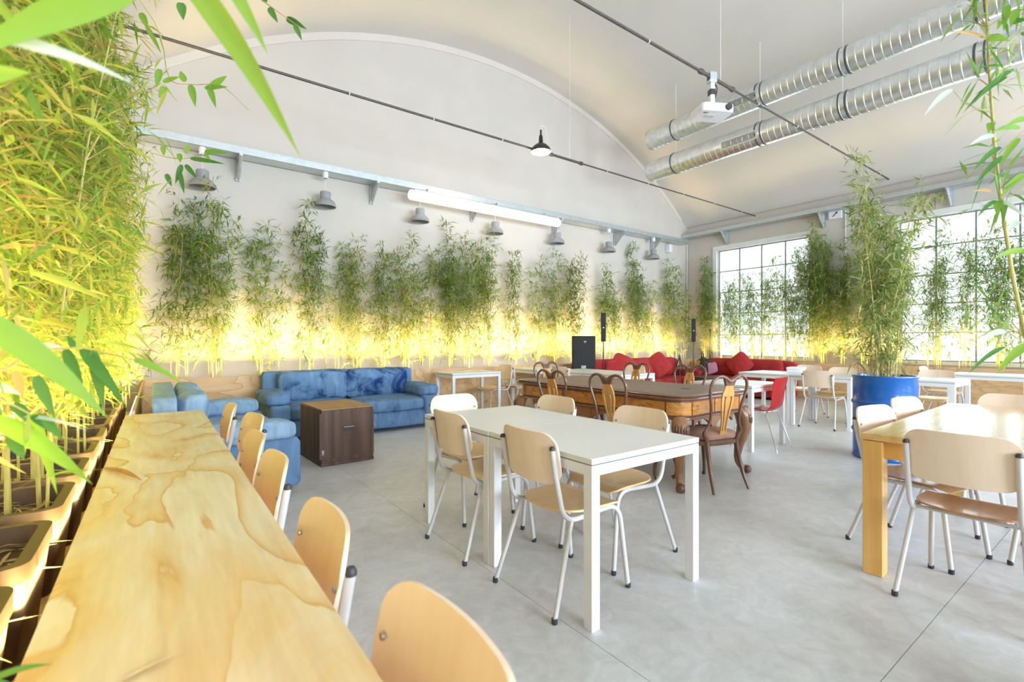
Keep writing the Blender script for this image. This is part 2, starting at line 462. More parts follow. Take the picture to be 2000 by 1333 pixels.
class MB:
    """collects shapes; build() links them as ONE mesh object"""

    def __init__(self):
        self.v, self.f, self.mi = [], [], []
        self.cur = 0

    def add(self, vs, fs, mat=None):
        o = len(self.v)
        if mat is not None:
            vs = [mat @ Vector(p) for p in vs]
        self.v.extend([tuple(p) for p in vs])
        self.f.extend([tuple(i + o for i in f) for f in fs])
        self.mi.extend([self.cur] * len(fs))
        return self

    def box(self, x0, y0, z0, x1, y1, z1, mat=None):
        vs = [(x0, y0, z0), (x1, y0, z0), (x1, y1, z0), (x0, y1, z0), (x0, y0, z1), (x1, y0, z1), (x1, y1, z1), (x0, y1, z1)]
        fs = [(3, 2, 1, 0), (4, 5, 6, 7), (0, 1, 5, 4), (1, 2, 6, 5), (2, 3, 7, 6), (3, 0, 4, 7)]
        return self.add(vs, fs, mat)

    def tube(self, path, r, seg=8, caps=True, mat=None):
        """tube along points; r a number or one radius per point"""
        P = [Vector(p) for p in path]
        n = len(P)
        R = [r] * n if isinstance(r, (int, float)) else list(r)
        T = []
        for i in range(n):
            a = P[max(i - 1, 0)]
            b = P[min(i + 1, n - 1)]
            T.append((b - a).normalized())
        up = Vector((0, 0, 1)) if abs(T[0].z) < 0.9 else Vector((1, 0, 0))
        u = T[0].cross(up).normalized()
        vs, fs = [], []
        for i in range(n):
            u = (u - T[i] * u.dot(T[i])).normalized()
            w = T[i].cross(u)
            for k in range(seg):
                t = 2 * math.pi * k / seg
                vs.append(P[i] + (u * math.cos(t) + w * math.sin(t)) * R[i])
        for i in range(n - 1):
            for k in range(seg):
                a = i * seg + k
                b = i * seg + (k + 1) % seg
                fs.append((a, b, b + seg, a + seg))
        if caps:
            fs.append(tuple(range(seg - 1, -1, -1)))
            fs.append(tuple((n - 1) * seg + k for k in range(seg)))
        return self.add(vs, fs, mat)

    def lathe(self, prof, seg=24, mat=None, closed=False):
        """prof: (radius, z) list turned round the z axis"""
        vs, fs = [], []
        n = len(prof)
        for (r, z) in prof:
            for k in range(seg):
                t = 2 * math.pi * k / seg
                vs.append((r * math.cos(t), r * math.sin(t), z))
        for i in range(n - 1):
            for k in range(seg):
                a = i * seg + k
                b = i * seg + (k + 1) % seg
                fs.append((a, b, b + seg, a + seg))
        if prof[0][0] > 1e-6 and closed:
            fs.append(tuple(range(seg - 1, -1, -1)))
        if prof[-1][0] > 1e-6 and closed:
            fs.append(tuple((n - 1) * seg + k for k in range(seg)))
        return self.add(vs, fs, mat)

    def prism(self, outline, z0, z1, mat=None):
        n = len(outline)
        vs = [(x, y, z0) for x, y in outline] + [(x, y, z1) for x, y in outline]
        fs = [tuple(range(n - 1, -1, -1)), tuple(range(n, 2 * n))]
        for k in range(n):
            j = (k + 1) % n
            fs.append((k, j, n + j, n + k))
        return self.add(vs, fs, mat)

    def strip(self, rows, thick, mat=None, normal=None):
        """a shell: rows[i][j] grid of points thickened along its normals"""
        m, n = len(rows), len(rows[0])
        P = [[Vector(p) for p in r] for r in rows]
        vs, fs = [], []
        nor = [[None] * n for _ in range(m)]
        for i in range(m):
            for j in range(n):
                a = P[min(i + 1, m - 1)][j] - P[max(i - 1, 0)][j]
                b = P[i][min(j + 1, n - 1)] - P[i][max(j - 1, 0)]
                c = a.cross(b)
                nor[i][j] = c.normalized() if c.length > 1e-9 else Vector((0, 0, 1))
        for s in (0.5, -0.5):
            for i in range(m):
                for j in range(n):
                    vs.append(P[i][j] + nor[i][j] * thick * s)
        o = m * n
        for i in range(m - 1):
            for j in range(n - 1):
                a = i * n + j
                fs.append((a, a + n, a + n + 1, a + 1))
                fs.append((o + a, o + a + 1, o + a + n + 1, o + a + n))
        for i in range(m - 1):
            for j in (0, n - 1):
                a, b = i * n + j, (i + 1) * n + j
                fs.append((a, o + a, o + b, b) if j else (a, b, o + b, o + a))
        for j in range(n - 1):
            for i in (0, m - 1):
                a, b = i * n + j, i * n + j + 1
                fs.append((a, b, o + b, o + a) if i else (a, o + a, o + b, b))
        return self.add(vs, fs, mat)

    def cushion(self, c, size, k=4.5, seg=10, pinch=0.0, amp=0.0, freq=4.0, seed=0, mat=None, rot=None):
        """rounded block (superellipsoid) with optional thin edges (pinch) and lumps (amp)"""
        pts, idx, fs = [], {}, []

        def vid(p):
            key = tuple(round(q, 5) for q in p)
            if key not in idx:
                idx[key] = len(pts)
                pts.append(p)
            return idx[key]
        g = [-1 + 2 * i / seg for i in range(seg + 1)]
        for ax in range(3):
            for s in (-1, 1):
                for i in range(seg):
                    for j in range(seg):
                        q = []
                        for (a, b) in ((i, j), (i + 1, j), (i + 1, j + 1), (i, j + 1)):
                            p = [0, 0, 0]
                            p[ax] = s
                            p[(ax + 1) % 3] = g[a]
                            p[(ax + 2) % 3] = g[b]
                            q.append(vid(tuple(p)))
                        fs.append(tuple(q) if s > 0 else tuple(reversed(q)))
        vs = []
        R = rot.to_matrix() if rot is not None else None
        for p in pts:
            d = sum(abs(q) ** k for q in p) ** (1 / k)
            x, y, z = (q / d for q in p)
            if pinch:
                e = max(abs(x), abs(y))
                z *= 1 - pinch * e ** 3
            v = Vector((x * size[0] / 2, y * size[1] / 2, z * size[2] / 2))
            if amp:
                nn = mnoise.noise_vector(Vector((v.x * freq + seed, v.y * freq + seed * 1.7, v.z * freq)))
                v = v + nn * amp
            if R is not None:
                v = R @ v
            vs.append(v + Vector(c))
        return self.add(vs, fs, mat)

    def build(self, name, mats, parent=None, loc=None, rz=0.0, sharp=35, bev=0.0, smooth=True):
        me = bpy.data.meshes.new(name)
        me.from_pydata(self.v, [], self.f)
        if not isinstance(mats, (list, tuple)):
            mats = [mats]
        for m in mats:
            me.materials.append(m)
        if len(mats) > 1:
            me.polygons.foreach_set('material_index', self.mi)
        if smooth:
            me.polygons.foreach_set('use_smooth', [True] * len(me.polygons))
            me.set_sharp_from_angle(angle=math.radians(sharp))
        me.update()
        o = bpy.data.objects.new(name, me)
        COL.objects.link(o)
        if parent is not None:
            o.parent = parent
        if loc is not None:
            o.location = loc
        o.rotation_euler.z = rz
        if bev:
            b = o.modifiers.new('edge', 'BEVEL')
            b.width = bev
            b.segments = 2
            b.limit_method = 'ANGLE'
            b.angle_limit = math.radians(40)
        return o


def tag(o, label=None, cat=None, group=None, kind=None):
    if label:
        o['label'] = label
    if cat:
        o['category'] = cat
    if group:
        o['group'] = group
    if kind:
        o['kind'] = kind
    return o


def thing(name, label, cat, loc=(0, 0, 0), rz=0.0, group=None):
    o = bpy.data.objects.new(name, None)
    o.empty_display_size = 0.1
    COL.objects.link(o)
    o.location = loc
    o.rotation_euler.z = rz
    return tag(o, label, cat, group)


def dup(root, loc, rz, label=None, group=None):
    kids = {}
    for o in list(COL.objects):
        if o.parent:
            kids.setdefault(o.parent.name, []).append(o)

    def cp(o, parent):
        c = o.copy()
        COL.objects.link(c)
        c.parent = parent
        for ch in kids.get(o.name, []):
            cp(ch, c)
        return c
    r = cp(root, None)
    r.location = loc
    r.rotation_euler.z = rz
    if label:
        r['label'] = label
    if group:
        r['group'] = group
    return r


def copy_part(o, parent, loc=None, rot=None):
    c = o.copy()
    COL.objects.link(c)
    c.parent = parent
    if loc is not None:
        c.location = loc
    if rot is not None:
        c.rotation_euler = rot
    return c


def bx(name, x0, y0, z0, x1, y1, z1, m, parent=None, bev=0.0):
    """box object with its origin at the box centre"""
    cx, cy, cz = (x0 + x1) / 2, (y0 + y1) / 2, (z0 + z1) / 2
    return MB().box(x0 - cx, y0 - cy, z0 - cz, x1 - cx, y1 - cy, z1 - cz).build(name, m, parent, (cx, cy, cz), bev=bev)


def arc_pts(p0, p1, p2, n=6):
    """quadratic bend from p0 over p1 to p2"""
    a, b, c = Vector(p0), Vector(p1), Vector(p2)
    return [(a * (1 - t) ** 2 + b * 2 * t * (1 - t) + c * t * t) for t in [i / n for i in range(n + 1)]]


def smooth_path(pts, n=5):
    """Catmull-Rom through the points"""
    P = [Vector(p) for p in pts]
    out = []
    for i in range(len(P) - 1):
        p0, p1, p2, p3 = P[max(i - 1, 0)], P[i], P[i + 1], P[min(i + 2, len(P) - 1)]
        for k in range(n):
            t = k / n
            out.append(0.5 * ((2 * p1) + (p2 - p0) * t + (2 * p0 - 5 * p1 + 4 * p2 - p3) * t * t + (3 * p1 - p0 - 3 * p2 + p3) * t ** 3))
    out.append(P[-1])
    return out


def interp(vals, n=5):
    out = []
    for i in range(len(vals) - 1):
        for k in range(n):
            out.append(vals[i] + (vals[i + 1] - vals[i]) * k / n)
    out.append(vals[-1])
    return out


def rrect(w, d, r, n=5):
    """rounded rectangle outline"""
    out = []
    for (cx, cy, a0) in ((w / 2 - r, d / 2 - r, 0), (-w / 2 + r, d / 2 - r, 90), (-w / 2 + r, -d / 2 + r, 180), (w / 2 - r, -d / 2 + r, 270)):
        for i in range(n + 1):
            a = math.radians(a0 + 90 * i / n)
            out.append((cx + r * math.cos(a), cy + r * math.sin(a)))
    return out


# ------------------------------------------------------------------ the setting
# vault profile in x: circle through both springings and the crown
VC, VH, VS, VR = 5.61, 6.33, 4.40, None
CROWN = 6.85
VR = (VH ** 2 + (CROWN - VS) ** 2) / (2 * (CROWN - VS))
VZ = CROWN - VR


def vault_z(x):
    return VZ + math.sqrt(max(VR ** 2 - (x - VC) ** 2, 0))


NX = 48
xs = [WALL_X0 + (WALL_X1 - WALL_X0) * i / NX for i in range(NX + 1)]
# floor: a dark bed and polished slabs with open saw-cut joints
floor = bx('floor', WALL_X0 - 0.3, WALL_Y0 - 0.3, -0.25, WALL_X1 + 0.3, WALL_Y1 + 0.3, -0.03, M['gap'])
tag(floor, 'grey polished concrete floor with saw-cut joints', kind='structure')
jx = [WALL_X0 - 0.2, 1.47, 5.14, 8.81, WALL_X1 + 0.2]
jy = [WALL_Y0 - 0.2, -3.03, 0.635, 4.30, WALL_Y1 + 0.2]
G = 0.0013
for i in range(4):
    for j in range(4):
        b = bx('slab', jx[i] + G, jy[j] + G, -0.04, jx[i + 1] - G, jy[j + 1] - G, 0.0, M['floor'], None)
        b.parent = floor
        b.matrix_parent_inverse = Matrix.Translation((-floor.location[0], -floor.location[1], -floor.location[2]))

# ceiling: barrel vault
mb = MB()
rows = [[(x, y, vault_z(x) + 0.06) for x in xs] for y in (WALL_Y0 - 0.1, -2, 2, 5, WALL_Y1 + 0.2)]
mb.strip(rows, 0.12)
ceiling = mb.build('ceiling', M['vault'], sharp=20)
tag(ceiling, 'pale plastered barrel vault ceiling', kind='structure')

# back wall up to the vault
mb = MB()
ol = [(WALL_X0 - 0.2, -0.2)] + [(WALL_X1 + 0.2, -0.2), (WALL_X1 + 0.2, VS)] + [(x, vault_z(x) + 0.03) for x in reversed(xs)] + [(WALL_X0 - 0.2, VS)]
mb.prism(ol, 0, 0.25, Matrix(((1, 0, 0, 0), (0, 0, 1, WALL_Y1), (0, 1, 0, 0), (0, 0, 0, 1))))
tag(mb.build('wall_back', M['wall']), 'plastered back wall under the vault', kind='structure')
# thin peach-toned arched band where the vault meets the back wall
mb = MB()
rows = []
for x in xs[1:-1]:
    z = vault_z(x)
    nx, nz = (VC - x) / VR, (VZ - z) / VR
    rows.append([(x + nx * 0.0, WALL_Y1 - 0.008, z - 0.0 + nz * 0.0), (x + nx * 0.12, WALL_Y1 - 0.008, z + nz * 0.12)])
mb.strip(rows, 0.016)
tag(mb.build('trim_1', M['arch']), 'warm arched moulding between vault and back wall', kind='structure')

# left wall
bx('wall_left', WALL_X0 - 0.25, WALL_Y0 - 0.2, -0.2, WALL_X0, WALL_Y1 + 0.2, VS + 0.08, M['wall'])['kind'] = 'structure'
# right wall with its window openings
mb = MB()
ys = [WALL_Y0 - 0.2] + [v for a, b in sorted(RW) for v in (a, b)] + [WALL_Y1 + 0.2]
mb.box(WALL_X1, WALL_Y0 - 0.2, -0.2, WALL_X1 + 0.35, WALL_Y1 + 0.2, WZ0)
mb.box(WALL_X1, WALL_Y0 - 0.2, WZ1, WALL_X1 + 0.35, WALL_Y1 + 0.2, VS + 0.08)
for i in range(0, len(ys), 2):
    mb.box(WALL_X1, ys[i], WZ0, WALL_X1 + 0.35, ys[i + 1], WZ1)
mb.build('wall_right', M['wall'])['kind'] = 'structure'
# unseen rear wall behind the viewer, its window openings added to let in fill
mb = MB()
RZ0, RZ1 = 0.9, 3.8
xx = [WALL_X0 - 0.2] + [v for a, b in BW for v in (a, b)] + [WALL_X1 + 0.2]
for i in range(0, len(xx), 2):
    mb.box(xx[i], WALL_Y0 - 0.3, RZ0, xx[i + 1], WALL_Y0, RZ1)
mb.box(WALL_X0 - 0.2, WALL_Y0 - 0.3, -0.2, WALL_X1 + 0.2, WALL_Y0, RZ0)
mb.box(WALL_X0 - 0.2, WALL_Y0 - 0.3, RZ1, WALL_X1 + 0.2, WALL_Y0, VS)
ol = [(WALL_X0 - 0.2, VS), (WALL_X1 + 0.2, VS)] + [(x, vault_z(x) + 0.03) for x in reversed(xs)]
mb.prism(ol, 0, 0.25, Matrix(((1, 0, 0, 0), (0, 0, 1, WALL_Y0 - 0.27), (0, 1, 0, 0), (0, 0, 0, 1))))
mb.build('wall_rear', M['wall'])['kind'] = 'structure'


def steel_window(idx, a, b, label, cols=4, rows_=5):
    """window in the right wall between y=a and y=b"""
    w = tag(bpy.data.objects.new('window_%d' % idx, None), label, kind='structure')
    COL.objects.link(w)
    xg = WALL_X1 + 0.12
    w.location = (xg, (a + b) / 2, (WZ0 + WZ1) / 2)
    W, H = b - a, WZ1 - WZ0
    pw, ph = W / cols, H / rows_
    # white surround, slightly proud of the wall
    for (n, y0, z0, y1, z1) in (('frame', -W / 2 - 0.11, H / 2, W / 2 + 0.11, H / 2 + 0.12), ('frame', -W / 2 - 0.11, -H / 2, -W / 2, H / 2),
                                ('frame', W / 2, -H / 2, W / 2 + 0.11, H / 2), ('sill', -W / 2 - 0.11, -H / 2 - 0.07, W / 2 + 0.11, -H / 2)):
        bx(n, -0.15, y0, z0, -0.105, y1, z1, M['white_frame'], w, 0.006)
    for i in range(cols + 1):
        t = 0.028 if 0 < i < cols else 0.02
        y = -W / 2 + i * pw
        y0, y1 = (y - t / 2, y + t / 2) if 0 < i < cols else ((y, y + t) if i == 0 else (y - t, y))
        bx('mullion', -0.02, y0, -H / 2, 0.02, y1, H / 2, M['steel_bar'], w)
    for j in range(rows_ + 1):
        z = -H / 2 + j * ph
        z0, z1 = (z - 0.012, z + 0.012) if 0 < j < rows_ else ((z, z + 0.02) if j == 0 else (z - 0.02, z))
        bx('transom', -0.018, -W / 2, z0, 0.018, W / 2, z1, M['steel_bar'], w)
    p0 = None
    for i in range(cols):
        for j in range(rows_):
            loc = (0, -W / 2 + (i + 0.5) * pw, -H / 2 + (j + 0.5) * ph)
            if p0 is None:
                p0 = MB().box(-0.003, -pw / 2 + 0.01, -ph / 2 + 0.01, 0.003, pw / 2 - 0.01, ph / 2 - 0.01).build('pane', M['glass'], w, loc)
            else:
                copy_part(p0, w, loc)
    return w


steel_window(1, *RW[0], 'tall steel grid window near the corner, behind the red sofa')
steel_window(2, *RW[1], 'tall steel grid window behind the blue drum plant')
steel_window(3, *RW[2], 'tall steel grid window')
steel_window(4, *RW[3], 'steel grid window')
for k, (a, b) in enumerate(BW):  # unseen rear windows, added for fill light
    w = tag(bpy.data.objects.new('window_%d' % (5 + k), None), kind='structure')
    COL.objects.link(w)
    w.location = ((a + b) / 2, WALL_Y0 - 0.12, (RZ0 + RZ1) / 2)
    W, H = b - a, RZ1 - RZ0
    for i in range(6):
        bx('mullion', -W / 2 + i * (W - 0.03) / 5, -0.02, -H / 2, -W / 2 + i * (W - 0.03) / 5 + 0.03, 0.02, H / 2, M['steel_bar'], w)
    for j in range(6):
        bx('transom', -W / 2, -0.018, -H / 2 + j * (H - 0.025) / 5, W / 2, 0.018, -H / 2 + j * (H - 0.025) / 5 + 0.025, M['steel_bar'], w)
    MB().box(-W / 2, -0.003, -H / 2, W / 2, 0.003, H / 2).build('pane', M['glass'], w)

# ------------------------------------------------------------------ plywood planter boxes round the room
BT = 0.78            # top edge of the planter boards
FY = 7.50            # front of the back planter
FX = 11.40           # front of the right planter
LX = -0.17           # front of the side planter beside the counter


def planter(name, label, axis, f, a, b, w, step, top=BT, shelf=0.40):
    """front board made of separate plywood panels + inner shelf; axis 'x': board faces -y, 'y': board faces -x, 'Y': faces +x"""
    t = thing(name, label, 'planter', (0, 0, 0))
    p = a
    while p < b - 0.05:
        q = min(p + step, b)
        if axis == 'x':
            bx('panel', p + 0.0015, f, 0.0, q - 0.0015, f + 0.018, top, M['panel'], t, 0.0015)
        elif axis == 'y':
            o = bx('panel', -(q - p) / 2 + 0.0015, 0, 0.0, (q - p) / 2 - 0.0015, 0.018, top, M['panel'], t, 0.0015)
            o.rotation_euler.z = -math.pi / 2
            o.location = (f + 0.009, (p + q) / 2, top / 2)
        else:
            o = bx('panel', -(q - p) / 2 + 0.0015, 0, 0.0, (q - p) / 2 - 0.0015, 0.018, top, M['panel'], t, 0.0015)
            o.rotation_euler.z = math.pi / 2
            o.location = (f - 0.009, (p + q) / 2, top / 2)
        p = q
    if axis == 'x':
        bx('shelf', a, f + 0.018, shelf - 0.02, b, w, shelf, M['ply_edge'], t)
    elif axis == 'y':
        bx('shelf', f + 0.018, a, shelf - 0.02, w, b, shelf, M['ply_edge'], t)
    else:
        bx('shelf', w, a, shelf - 0.02, f - 0.018, b, shelf, M['ply_edge'], t)
    return t


pb = planter('planter_box', 'long plywood planter box running along the back wall', 'x', FY, LX - 0.0, WALL_X1, WALL_Y1, 2.44)
pr = planter('planter_box', 'long plywood planter box running under the steel windows', 'y', FX, WALL_Y0, FY - 0.01, WALL_X1, 2.44)
pl = planter('planter_box', 'plywood planter box with brown pots beside the wooden counter', 'Y', LX - 0.02, -1.2, 4.22, WALL_X0, 2.44, 0.555)
pl2 = planter('planter_box', 'short plywood planter box between counter end and back wall, behind faded denim sofa', 'Y', LX + 0.05, 4.23, FY, WALL_X0, 1.64)


# hidden LED strips that light the bamboo from below
def led(label, p0, p1, tilt, watts):
    a, b = Vector(p0), Vector(p1)
    L = (b - a).length
    ang = math.atan2(b.y - a.y, b.x - a.x)
    t = thing('light_strip', label, 'light', (a + b) / 2, ang)
    MB().box(-L / 2, -0.008, -0.012, L / 2, 0.008, 0.0).build('profile', M['zinc'], t)
    MB().box(-L / 2, -0.005, 0.0, L / 2, 0.005, 0.003).build('diffuser', M['led_glow'], t)
    n = max(1, round(L / 4))
    for i in range(n):
        area_light('strip_light', (-L / 2 + (i + 0.5) * L / n, 0, 0.012), (math.pi + tilt, 0, 0), L / n, 0.02, watts * L / n, (1.0, 0.69, 0.24), t, 1.5)


led('warm light strip inside the board of the back wall planter', (0.0, FY + 0.026, 0.712), (11.3, FY + 0.026, 0.712), -0.38, LED_W * 0.95)
led('warm light strip inside the board of the window planter', (FX + 0.026, 7.3, 0.712), (FX + 0.026, -3.0, 0.712), -0.38, LED_W * 0.9)
led('warm light strip inside the planter board beside the counter', (LX - 0.052, 0.2, 0.55), (LX - 0.052, 4.15, 0.55), -0.45, LED_W * 1.0)
led('warm light strip inside the short planter past the counter', (LX - 0.02, 4.3, 0.60), (LX - 0.02, 7.3, 0.60), -0.25, LED_W * 1.2)
led('warm light strip along the foot of the side wall', (WALL_X0 + 0.025, 0.2, 0.72), (WALL_X0 + 0.025, 7.3, 0.72), 0.0, LED_W * 0.9)  # added second strip, brightens the foliage from the wall side


# ------------------------------------------------------------------ bamboo
LSHAPE = [(0.0, 0.0), (0.35, 0.5), (1.0, 0.0)]


def leaf_arrays(rng, base, dirs, length, width):
    """two-sided folded leaves: 5 vertices, 4 triangles each"""
    n = len(base)
    up = np.tile(np.array([0, 0, 1.0]), (n, 1)) + rng.normal(0, 0.35, (n, 3))
    side = np.cross(dirs, up)
    side /= np.linalg.norm(side, axis=1, keepdims=True) + 1e-9
    nor = np.cross(side, dirs)
    L = length[:, None]
    W = width[:, None]
    mid = base + dirs * L * 0.38 - nor * W * 0.12
    v = np.empty((n, 5, 3))
    v[:, 0] = base
    v[:, 1] = mid + side * W * 0.5 + nor * W * 0.16
    v[:, 2] = mid
    v[:, 3] = mid - side * W * 0.5 + nor * W * 0.16
    tip = base + dirs * L
    tip[:, 2] -= length * rng.uniform(0.05, 0.3, n)
    v[:, 4] = tip
    f = np.array([[0, 2, 1], [0, 3, 2], [1, 2, 4], [2, 3, 4]])
    faces = (np.arange(n)[:, None, None] * 5 + f[None]).reshape(-1, 3)
    return v.reshape(-1, 3), faces


def norm(a):
    return a / (np.linalg.norm(a, axis=-1, keepdims=True) + 1e-9)


def tri_mesh(name, parts, mats, parent=None):
    """parts: list of (verts, tri faces, material index)"""
    vs = np.concatenate([p[0] for p in parts]).astype(np.float32)
    off = 0
    fs, mi = [], []
    for p in parts:
        fs.append(p[1] + off)
        mi.append(np.full(len(p[1]), p[2], np.int32))
        off += len(p[0])
    fs = np.concatenate(fs).astype(np.int32)
    mi = np.concatenate(mi)
    me = bpy.data.meshes.new(name)
    me.vertices.add(len(vs))
    me.vertices.foreach_set('co', vs.ravel())
    me.loops.add(len(fs) * 3)
    me.loops.foreach_set('vertex_index', fs.ravel())
    me.polygons.add(len(fs))
    me.polygons.foreach_set('loop_start', np.arange(0, len(fs) * 3, 3, dtype=np.int32))
    me.polygons.foreach_set('loop_total', np.full(len(fs), 3, np.int32))
    me.polygons.foreach_set('material_index', mi)
    for m in mats:
        me.materials.append(m)
    me.update(calc_edges=True)
    me.validate()
    o = bpy.data.objects.new(name, me)
    COL.objects.link(o)
    if parent is not None:
        o.parent = parent
    return o


LIMITS = (WALL_X0 + 0.02, WALL_X1 - 0.02, WALL_Y1 - 0.02)


def keep_inside(v, o):
    """mirror points that would pierce a wall back into the room (v relative to the plant at o)"""
    for ax, lim, s in ((0, LIMITS[0] - o[0], 1), (0, LIMITS[1] - o[0], -1), (1, LIMITS[2] - o[1], -1)):
        d = (v[..., ax] - lim) * s
        v[..., ax] = np.where(d < 0, lim - s * d, v[..., ax])
    return v


def foliage(rng, culms, parent, h0, leaf_len, nodes_step, branches, leaves, blen, leafmat, bias=None, droop=0.25, wr=0.125, keep=None, low=0.28):
    """culms: arrays of points (n,3), relative to the plant"""
    tb, td, tl = [], [], []          # twig base / dir / length
    for P in culms:
        seg = np.linalg.norm(np.diff(P, axis=0), axis=1)
        s = np.concatenate([[0], np.cumsum(seg)])
        H = s[-1]
        a = h0 * H
        while a < H:
            t = (a - h0 * H) / max(H - h0 * H, 1e-6)
            p = np.array([np.interp(a, s, P[:, k]) for k in range(3)])
            m = rng.poisson(branches * (low + (1 - low) * min(1, max(0, (t - 0.10) / 0.34)) ** 1.3) * (1.0 if t < 0.72 else 1.0 - 0.55 * (t - 0.72) / 0.28))
            for _ in range(m):
                az = rng.uniform(0, 2 * math.pi)
                el = rng.uniform(0.25, 1.15)
                d = np.array([math.cos(az) * math.cos(el), math.sin(az) * math.cos(el), math.sin(el)])
                if bias is not None:
                    d = d + np.array(bias) * rng.uniform(0, 1)
                d /= np.linalg.norm(d)
                tb.append(p)
                td.append(d)
                tl.append(blen * rng.uniform(0.45, 1.15) * (1.0 - 0.45 * t))
            a += nodes_step * rng.uniform(0.75, 1.25) * (1.0 if t < 0.75 else 0.7)
    tb, td, tl = np.array(tb), np.array(td), np.array(tl)
    n = len(tb)
    # twigs: two crossed slim triangles with a bend
    mid = tb + td * tl[:, None] * 0.55
    end = tb + td * tl[:, None]
    end[:, 2] -= droop * tl * rng.uniform(0.3, 1.3, n)
    sd = norm(np.cross(td, np.array([0.3, 0.2, 1.0]))) * 0.0022
    tv = np.stack([tb - sd, tb + sd, mid - sd * 0.8, mid + sd * 0.8, end], 1).reshape(-1, 3)
    tf = (np.arange(n)[:, None, None] * 5 + np.array([[0, 1, 3], [0, 3, 2], [2, 3, 4]])[None]).reshape(-1, 3)
    # leaves along the outer part of each twig
    k = leaves
    u = rng.uniform(0.25, 1.0, (n, k))
    u[:, 0] = 1.0
    uu = u[..., None]
    pos = np.where(uu < 0.55, tb[:, None] + (mid - tb)[:, None] * (uu / 0.55), mid[:, None] + (end - mid)[:, None] * ((uu - 0.55) / 0.45))
    d = td[:, None] * 0.55 + rng.normal(0, 0.55, (n, k, 3))
    d[..., 2] -= droop * 1.1
    d = norm(d).reshape(-1, 3)
    pos = pos.reshape(-1, 3)
    ll = leaf_len * rng.uniform(0.55, 1.25, n * k)
    if keep is not None:
        wp = pos + np.array(parent.location)
        ok_ = keep(wp, rng) & keep(wp + d * ll[:, None], rng)
        pos, d, ll = pos[ok_], d[ok_], ll[ok_]
        we = keep(end + np.array(parent.location), rng)
        tv = tv.reshape(-1, 5, 3)[we].reshape(-1, 3)
        tf = tf.reshape(-1, 3, 3)[:we.sum()].reshape(-1, 3)
    lv, lf = leaf_arrays(rng, pos, d, ll, ll * wr * rng.uniform(0.8, 1.25, len(ll)))
    org = parent.location
    tv, lv = keep_inside(tv, org), keep_inside(lv, org)
    o = tri_mesh('foliage', [(tv, tf, 0), (lv, lf, 1)], [M['twig'], leafmat], parent)
    o['kind'] = 'stuff'
    return o


def culm_line(rng, x, y, z0, h, lean, bend=0.0):
    az = rng.uniform(0, 2 * math.pi)
    n = 9
    t = np.linspace(0, 1, n)
    r = lean * h * t ** 1.7
    P = np.stack([x + r * math.cos(az) + rng.normal(0, 0.012, n).cumsum() * 0.6 * t, y + r * math.sin(az) + rng.normal(0, 0.012, n).cumsum() * 0.6 * t, z0 + h * t * (1 - 0.10 * lean)], 1)
    return P


def add_culm(P, r, parent, seg=6):
    """one cane with swollen nodes"""
    path, rad = [], []
    n = len(P)
    for i in range(n):
        taper = 1 - 0.72 * i / (n - 1)
        path.append(P[i])
        rad.append(r * taper)
        if i < n - 1:
            q = P[i] + (P[i + 1] - P[i]) * 0.06
            path.append(q)
            rad.append(r * taper * 1.28)
            q = P[i] + (P[i + 1] - P[i]) * 0.12
            path.append(q)
            rad.append(r * taper * 0.98)
    return MB().tube(path, rad, seg).build('culm', M['culm'], parent)


_pot = {}


def pot_into(parent, w, d, h, z, visible=True):
    key = (w, d, h)
    if key not in _pot:
        mb = MB()
        o1, o2 = rrect(w * 0.84, d * 0.84, 0.04, 4), rrect(w - 0.012, d - 0.012, 0.05, 4)
        o3, o4, o5 = rrect(w, d, 0.05, 4), rrect(w, d, 0.05, 4), rrect(w - 0.06, d - 0.06, 0.035, 4)
        loops = [(o1, 0.0), (o2, h - 0.05), (o3, h - 0.045), (o4, h), (o5, h), (rrect(w - 0.07, d - 0.07, 0.03, 4), h - 0.10)]
        n = len(o1)
        vs = [(x, y, zz) for ol, zz in loops for x, y in ol]
        fs = [tuple(range(n - 1, -1, -1))]
        for i in range(len(loops) - 1):
            for k in range(n):
                j = (k + 1) % n
                fs.append((i * n + k, i * n + j, (i + 1) * n + j, (i + 1) * n + k))
        mb.add(vs, fs)
        a = mb.build('pot', M['pot'], parent, (0, 0, z), sharp=30)
        s = MB()
        ol = rrect(w - 0.07, d - 0.07, 0.03, 4)
        s.cushion((0, 0, 0), (w - 0.065, d - 0.065, 0.05), 5, 8, amp=0.008, freq=18)
        b = s.build('soil', M['soil'], parent, (0, 0, z + h - 0.085))
        _pot[key] = (a, b)
        return a, b
    a, b = _pot[key]
    return copy_part(a, parent, (0, 0, z)), copy_part(b, parent, (0, 0, z + h - 0.085))


def litter_into(parent, rng, w, d, z, n=90):
    base = np.stack([rng.uniform(-w / 2, w / 2, n), rng.uniform(-d / 2, d / 2, n), z + rng.uniform(0.0, 0.025, n)], 1)
    az = rng.uniform(0, 6.283, n)
    dr = norm(np.stack([np.cos(az), np.sin(az), rng.normal(0.02, 0.12, n)], 1))
    ll = rng.uniform(0.05, 0.13, n)
    v, f = leaf_arrays(rng, base, dr, ll, ll * rng.uniform(0.06, 0.13, n))
    v[:, 2] = np.maximum(v[:, 2], z)
    o = tri_mesh('leaf_litter', [(v, f, 0)], [M['litter']], parent)
    o['kind'] = 'stuff'
    return o


